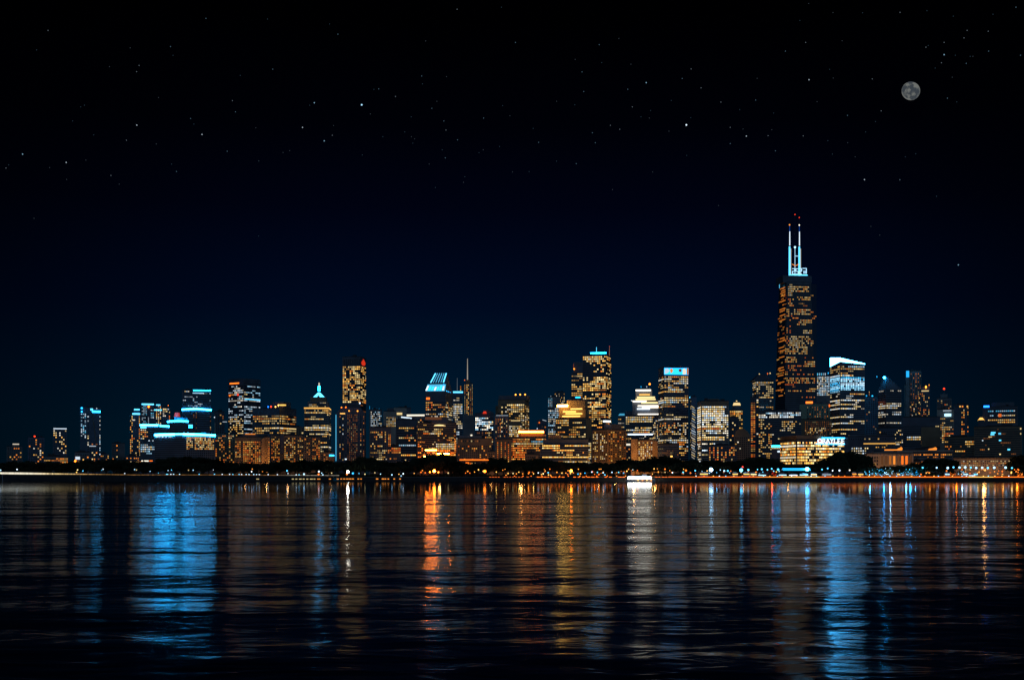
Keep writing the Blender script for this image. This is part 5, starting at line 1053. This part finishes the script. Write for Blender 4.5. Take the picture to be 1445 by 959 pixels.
D = 1013.0; k = D/F
aw = tag(empty('awning', (xat(1123, D), D, GZ)), 'long cyan-lit fabric awning on the right promenade', 'awning'); a = 19.5*k
za, zb = zat(663.2, D)-GZ, zat(660.9, D)-GZ
mb = MB(); mb.loft([(-a, -3, za), (a, -3, za), (a, 3, za), (-a, 3, za)], [(-a, -1.2, zb), (a, -1.2, zb), (a, 1.2, zb), (-a, 1.2, zb)]); link('canopy', mb.mesh('canopy', [M['white']]), aw)
mb = MB(); mb.box(-a, a, -3.3, -3.05, za-.1, za+.3); mb.box(-a, a, -1.6, -1.3, zb-.1, zb+.35); link('edge_lights', mb.mesh('edge_lights', [emat('arc', 3)]), aw)
for s in (-1, -.33, .33, 1):
    for yy in (-2.6, 2.6): mb = MB(); mb.rod((a*s*.97, yy, 0), (a*s*.97, yy, za), .12, .1, 6); link('post', mb.mesh('post', [M['metal']]), aw)
def stall(x, ytop, w, col, st, label, D=1009.0):
    k = D/F; t = tag(empty('market_stall', (xat(x, D), D, GZ)), label, 'market stall', 'market stalls on the right promenade'); a = w*k/2; zt = zat(ytop, D)-GZ
    mb = MB(); mb.loft([(-a, -1.5, zt*.72), (a, -1.5, zt*.72), (a, 1.5, zt*.72), (-a, 1.5, zt*.72)], [(-a*.3, -.3, zt), (a*.3, -.3, zt), (a*.3, .3, zt), (-a*.3, .3, zt)]); link('tent_roof', mb.mesh('tent_roof', [M['white']]), t)
    mb = MB(); mb.box(-a*.95, a*.95, -1.3, 1.2, 0, zt*.3); link('counter', mb.mesh('counter', [M['white']]), t)
    mb = MB(); mb.box(-a*.9, a*.9, -1.45, -1.25, zt*.5, zt*.68); link('strip_lamp', mb.mesh('strip_lamp', [emat(col, min(2.2, st*.4))]), t)
    for s in (-1, 1):
        for yy in (-1.4, 1.4): mb = MB(); mb.rod((a*s*.96, yy, 0), (a*s*.96, yy, zt*.72), .07, .07, 6); link('post', mb.mesh('post', [M['metal']]), t)
for x, y, w_, c, s_, lb in ((993, 665.4, 12, 'gold', 6, 'white stall with yellow light under the beige tower'), (1037, 665.6, 8, 'gold', 5, 'white stall with yellow light left of the large cyan lamp'), (1053, 665.6, 9, 'gold', 5, 'white stall with yellow light right of the large cyan lamp'), (1063, 666, 9, 'cream', 5, 'narrow stall with cream light between two cyan lamps'), (1075, 668, 12, 'ice', 9, 'low stall with pale blue light left of the red-lit shrub'),
    (1104, 667.6, 12, 'ice', 9, 'pale blue stall under the left end of the cyan awning'), (1119, 668, 13, 'cool', 9, 'white stall under the middle of the cyan awning'), (1134, 667.4, 13, 'ice', 7, 'pale blue stall below the brilliant white awning lamp'), (1148, 666.4, 9, 'cream', 7, 'cream-lit stall just right of the cyan awning'), (1166, 666.6, 14, 'cool', 1.6, 'wide dim white stall right of the awning'),
    (1205, 665.4, 6, 'amber', 9, 'small amber stall at the right of the dark tree gap'), (1214, 666, 8, 'gold', 5, 'gold-lit stall left of the cyan-lit trees'), (1267, 666, 4, 'gold', 7, 'tiny yellow stall below the columned museum'), (1336, 666, 7, 'ice', 12, 'small stall with icy light among the right lamps'), (1362, 666, 7, 'ice', 16, 'brightest white stall under the right promenade lamps'), (1371, 669, 10, 'cool', 12, 'low white stall under the long beige facade'), (1376, 666, 6, 'aqua', 6, 'small turquoise stall left of the long beige facade centre')):
    stall(x, y, w_, c, s_, lb)
# trees wound with cyan string lights, and lit shrubs
def lit_tree(x, ytop, D, col, st, label, glow, n=26, i=0):
    t = tree(x, ytop, D, i, label, 'trees lit by coloured lights', 1.25); t.name = 'lit_tree'
    mb = MB(); r = random.Random(int(x))
    for _ in range(n):
        th = r.uniform(0, 6.28); z = r.uniform(3, 10.5); rr = 3.9*math.sqrt(max(.1, 1-((z-7)/4.4)**2)); mb.ball((rr*math.cos(th), rr*math.sin(th), z), .28, 6, 4)
    link('string_lights', mb.mesh('string_lights', [emat(col, min(st, 4))]), t)
    li = bpy.data.lights.new('string_glow', 'POINT'); li.color = PAL[col]; li.energy = glow*.35; li.shadow_soft_size = .6
    lo = bpy.data.objects.new('string_glow', li); COL.objects.link(lo); lo.parent = t; lo.location = (0, -5.5, 5)
for j, (x, y, lb, c, st, gl) in enumerate(((1226, 659.5, 'leftmost of the cyan-lit trees before the museum', 'aqua', 9, 2200), (1236, 659, 'second cyan-lit tree from the left before the museum', 'aqua', 8, 3000), (1245, 660.5, 'cyan-lit tree in the middle of the museum row', 'cyan', 9, 2200), (1254, 658, 'brightest bluish-white lit tree before the museum', 'ice', 20, 6000), (1272, 661, 'cyan-lit tree under the right end of the museum', 'aqua', 9, 2500), (1283, 657.5, 'tall brilliant cyan-lit tree right of the museum', 'aqua', 16, 6000), (1291, 662, 'small deep blue lit tree by the gate house', 'cyan', 9, 2500), (1356, 662.5, 'pale blue lit tree left of the long beige facade', 'ice', 7, 2500),
    (1092.5, 664.5, 'red-lit shrubby tree left of the cyan awning', 'red', 3, 3500), (1344, 663, 'orange-lit tree left of the long beige facade', 'orange', 3, 2500), (1440, 665, 'orange-lit tree at the right edge of the shore', 'orange', 4, 3000))):
    lit_tree(x, y, 1022+j % 3*5, c, st, lb, gl, i=j % 6)
# sodium street lamps that wash the brown facades behind the trees
def street_lamp(x, y, D, col, en, label, st=6, r=.8):
    t = park_lamp(x, y, D, col, st, r, label, 'orange street lamps behind the park trees', 0, 'street_lamp')
    li = bpy.data.lights.new('street_glow', 'POINT'); li.color = PAL[col]; li.energy = en; li.shadow_soft_size = 1.5
    lo = bpy.data.objects.new('street_glow', li); COL.objects.link(lo); lo.parent = t; lo.location = (0, 1.6, zat(y, D)-GZ)
    return t
S = 'orange street lamp behind the trees '
for x, y, D, c, en, lb in ((375, 661.5, 1268, 'sodium', 16764, S+'under the orange floodlit slab'), (467, 661.5, 1232, 'sodium', 4836, S+'by the brown annex'), (505.5, 651.4, 1200, 'sodium', 4836, S+'below the grey-ribbed tower'), (582.5, 652, 1200, 'sodium', 4836, S+'below the stepped black block'), (693, 661.5, 1200, 'sodium', 4836, S+'by the squat brown block'), (711, 661.5, 1230, 'sodium', 7254, S+'under the orange-columned apartments'),
    (846, 661.5, 1270, 'sodium', 20956, S+'under the left of the large brown apartments'), (868, 661.5, 1270, 'sodium', 22568, S+'under the right of the large brown apartments'), (895, 661.5, 1262, 'sodium', 29016, S+'under the rust-floodlit slab'), (925, 661.5, 1262, 'sodium', 9672, S+'right of the rust-floodlit slab'), (742, 663, 1180, 'sodium', 4191, S+'by the low brick house'), (735, 661.5, 1350, 'sodium', 9672, S+'under the terraced office'), (345, 661.5, 1270, 'sodium', 3224, S+'left of the orange slab'), (405, 661.5, 1300, 'sodium', 3224, S+'right of the orange slab'), (620, 661.5, 1400, 'sodium', 9672, S+'under the broad dark block'),
    (1245, 663, 1135, 'sodium', 11604, S+'before the columned museum'), (1390, 663, 1085, 'sodium', 7737, S+'before the long beige facade'), (1112, 661.5, 1230, 'sodium', 8060, S+'under the lettered office'), (1048, 661.5, 1300, 'sodium', 4836, S+'below the brown domed block')):
    street_lamp(x, y, D, c, en, lb, 2.0)

# ================================================================== MOON, STARS, SKY
def ray(x, y, R):
    v = Vector(((x-CX)/F, 1, (HY-y)/F)); return v.normalized()*R + Vector((0, 0, CAM_H))
m, nt, b_ = new_mat('moon surface'); N, L = nt.nodes, nt.links
tc = N.new('ShaderNodeTexCoord'); n1 = N.new('ShaderNodeTexNoise'); n1.inputs['Scale'].default_value = .0062; n1.inputs['Detail'].default_value = 4; n1.inputs['Roughness'].default_value = .55
rp = N.new('ShaderNodeValToRGB'); rp.color_ramp.elements[0].position = .44; rp.color_ramp.elements[0].color = (.040, .047, .055, 1); rp.color_ramp.elements[1].position = .57; rp.color_ramp.elements[1].color = (.145, .15, .138, 1)
mpp = N.new('ShaderNodeMapping'); mpp.inputs['Location'].default_value = (3.1, 1.7, .6); L.new(tc.outputs['Object'], mpp.inputs['Vector']); L.new(mpp.outputs['Vector'], n1.inputs['Vector']); L.new(n1.outputs['Fac'], rp.inputs['Fac']); L.new(rp.outputs['Color'], b_.inputs['Emission Color']); b_.inputs['Emission Strength'].default_value = 1.0
b_.inputs['Base Color'].default_value = (.05, .05, .05, 1); b_.inputs['Roughness'].default_value = 1; m.cycles.emission_sampling = 'NONE'
R = 36000; mb = MB(); mb.ball((0, 0, 0), 11.9/F*R, 48, 28)
ax_ = Vector((562.8/F, 0, 544.3/F)).normalized(); rot_ = Matrix.Rotation(1.1, 3, 'Y') @ Matrix.Rotation(.5, 3, 'X')
mb.v = [tuple(Vector(p)-ax_*Vector(p).dot(ax_)*.085) for p in mb.v]
mo = link('moon', mb.mesh('moon', [m], smooth=True)); mo.location = ray(1285.3, 128.5, R);  tag(mo, 'pale grey full moon high in the right of the night sky', 'moon')

ST = [] # (x, y, class 0 faint .. 3 brilliant)
def crop(ox, oy, sc, s):
    for tok in s.split():
        p, _, c = tok.partition(':'); a, q = p.split(','); ST.append((ox+float(a)/sc, oy+float(q)/sc, int(c or 0)))
crop(0, 0, 3.424, '109,745:2 320,785:2 661,605:2 976,650:2 536,848:1 853,829:1 611,678:1 1098,731:1 921,573:1 1123,487:1 1138,541:1 995,90:1 232,148:1 824,226:1 836,268 672,317:1 660,347:1 529,323 408,509 390,517 29,812:1 42,797 453,652 829,793 415,774 240,810 755,696 937,600 1161,365 1236,618 629,232 177,242 576,890 766,472 351,585 322,867 1250,778')
crop(360, 0, 3.424, '515,507:3 286,497:2 597,430:1 574,432 229,616:2 334,681:2 373,654:1 400,166:1 360,117 60,93 85,335:1 976,46:1 135,737 167,728 1104,571:1 912,585:1 922,629:1 978,676:1 904,724 919,763:1 841,793 854,524:1 805,368:1 809,406 925,371 754,565 878,490 755,661 617,661 762,692 771,671 678,467:1 557,551 518,749 1190,36 1258,206:1 18,778 379,607 264,509 824,199 1082,738 1102,724 1181,708 1244,831 1013,854 1007,881 1196,511 1231,560 871,906 723,638')
crop(720, 0, 3.424, '851,604:3 657,400:2 831,380:1 568,432:1 922,425:1 1018,494:1 1186,484:1 1141,658:2 1063,616:1 1063,694:1 484,606:1 529,625:1 397,642:1 411,690:1 319,791:1 355,443:1 347,348:1 430,217:1 525,187 583,311 111,621 137,688:1 590,517:1 632,565 678,534 672,571 767,634 874,334:1 1193,379 1264,627 1246,656:1 1109,530 312,507 224,490 494,916 1125,624 442,303 314,288 778,486 872,569 224,779 91,829 688,831 853,751')
crop(1075, 0, 3.424, '668,61:1 1228,36:1 992,148:1 977,184:1 881,206:1 881,265:2 868,304:1 793,229:1 804,221 1094,152:1 1096,248:1 1250,268:1 988,307:1 1007,273 1020,273 935,268 228,386:2 212,206:1 114,248:1 388,198 184,100 487,63 344,62 227,18 534,382:1 414,558:1 577,536:1 200,657:1 66,729:1 496,868:2 667,869:1 897,475:1 942,493 744,743 693,758 451,758 319,680 415,690 502,638 549,588 57,547 48,627 838,330 920,374 328,336 345,378 267,492 844,948 341,745 798,53 925,79 1117,70')
crop(1180, 240, 5.453, '940,729:2 772,202 490,74:1 335,500 267,433')
ST += [(365, 333, 0), (48, 308, 0), (1014, 290, 0)]
SR = 34000; SM = {}
def star_mesh(c, hue):
    if (c, hue) in SM: return SM[(c, hue)]
    mb = MB(); mb.ball((0, 0, 0), (.56, .62, .78, 1.1)[c]/F*SR, 8, 5)
    SM[(c, hue)] = mb.mesh('star', [emat(hue, (.04, .12, .45, 1.3)[c], False)], smooth=True); return SM[(c, hue)]
rs = random.Random(9)
NAMED = {}
for x, y, c in ST:
    o = link('star', star_mesh(c, rs.choice(['ice', 'cool', 'cool', 'ice'])))
    o.location = ray(x, y, SR)
    if c == 3: tag(o, 'brightest blue-white star left of centre high over the gold tower' if x < 700 else 'brilliant blue-white star high left of the moon', 'star', 'brilliant stars')
    elif c == 2: tag(o, 'bright white star standing out among fainter ones', 'star', 'bright stars')
    elif c == 1: tag(o, 'small clear star in the night sky', 'star', 'small stars')
    else: tag(o, 'very faint star in the night sky', 'star', 'faint stars')

wd = bpy.data.worlds.new('World'); SC.world = wd; wd.use_nodes = True
nt = wd.node_tree; N, L = nt.nodes, nt.links; bg = N['Background']
tc = N.new('ShaderNodeTexCoord'); sp = N.new('ShaderNodeSeparateXYZ'); L.new(tc.outputs['Generated'], sp.inputs[0])
sky = N.new('ShaderNodeTexSky'); sky.sky_type = 'NISHITA'; sky.sun_disc = False; sky.sun_elevation = math.radians(-6); sky.sun_rotation = math.radians(180)
mr = N.new('ShaderNodeMapRange'); mr.inputs['From Min'].default_value = 0; mr.inputs['From Max'].default_value = .4; L.new(sp.outputs['Z'], mr.inputs['Value'])
rp = N.new('ShaderNodeValToRGB'); cr_ = rp.color_ramp
cols = [(0, (.0002, .0122, .0250)), (.10, (.0002, .0106, .0248)), (.19, (.0001, .0076, .0218)), (.33, (.0001, .0030, .0138)), (.52, (.0002, .0008, .0052)), (.67, (.0001, .0003, .0018)), (.85, (.00004, .00006, .0003))]
while len(cr_.elements) < len(cols): cr_.elements.new(.5)
for e, (p, c) in zip(cr_.elements, cols): e.position = p; e.color = c+(1,)
L.new(mr.outputs[0], rp.inputs['Fac'])
# the city's glow is strongest over its middle and fades to both sides, lens vignette included
az = N.new('ShaderNodeMapRange'); az.interpolation_type = 'SMOOTHSTEP'; az.inputs['From Min'].default_value = .10; az.inputs['From Max'].default_value = .46; az.inputs['To Min'].default_value = 1; az.inputs['To Max'].default_value = .30
ab = N.new('ShaderNodeMath'); ab.operation = 'ABSOLUTE'; L.new(sp.outputs['X'], ab.inputs[0]); L.new(ab.outputs[0], az.inputs['Value'])
mx = N.new('ShaderNodeVectorMath'); mx.operation = 'SCALE'; L.new(rp.outputs['Color'], mx.inputs[0]); L.new(az.outputs[0], mx.inputs['Scale'])
sc2 = N.new('ShaderNodeVectorMath'); sc2.operation = 'SCALE'; sc2.inputs['Scale'].default_value = .00002; L.new(sky.outputs['Color'], sc2.inputs[0])
ad = N.new('ShaderNodeVectorMath'); ad.operation = 'ADD'; L.new(mx.outputs[0], ad.inputs[0]); L.new(sc2.outputs[0], ad.inputs[1])
bk = N.new('ShaderNodeMapRange'); bk.interpolation_type = 'SMOOTHSTEP'; bk.inputs['From Min'].default_value = 0; bk.inputs['From Max'].default_value = -.7; bk.inputs['To Min'].default_value = 0; bk.inputs['To Max'].default_value = 1; L.new(sp.outputs['Y'], bk.inputs['Value'])  # added sky glow behind the camera that lifts the facades
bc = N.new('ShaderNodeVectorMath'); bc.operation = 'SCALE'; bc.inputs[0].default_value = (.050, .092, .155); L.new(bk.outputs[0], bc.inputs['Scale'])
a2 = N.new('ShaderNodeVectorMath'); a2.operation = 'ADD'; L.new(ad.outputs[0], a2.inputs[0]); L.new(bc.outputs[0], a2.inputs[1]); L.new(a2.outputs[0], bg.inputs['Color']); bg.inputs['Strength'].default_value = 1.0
# moonlight
su = bpy.data.lights.new('moonlight', 'SUN'); su.energy = .02; su.angle = math.radians(.5); su.color = (.85, .92, 1.0)
so = bpy.data.objects.new('moonlight', su); COL.objects.link(so)
so.rotation_euler = (-(ray(1285, 128, 1)-Vector((0, 0, CAM_H)))).to_track_quat('-Z', 'Y').to_euler()

# ================================================================== CAMERA
cam = bpy.data.cameras.new('camera'); co = bpy.data.objects.new('camera', cam); COL.objects.link(co)
co.location = (0, 0, CAM_H); co.rotation_euler = (math.pi/2, 0, 0)
cam.sensor_width = 36; cam.lens = 36*F/1445; cam.shift_y = (HY-479.5)/1445
cam.clip_start = .5; cam.clip_end = 90000
SC.camera = co
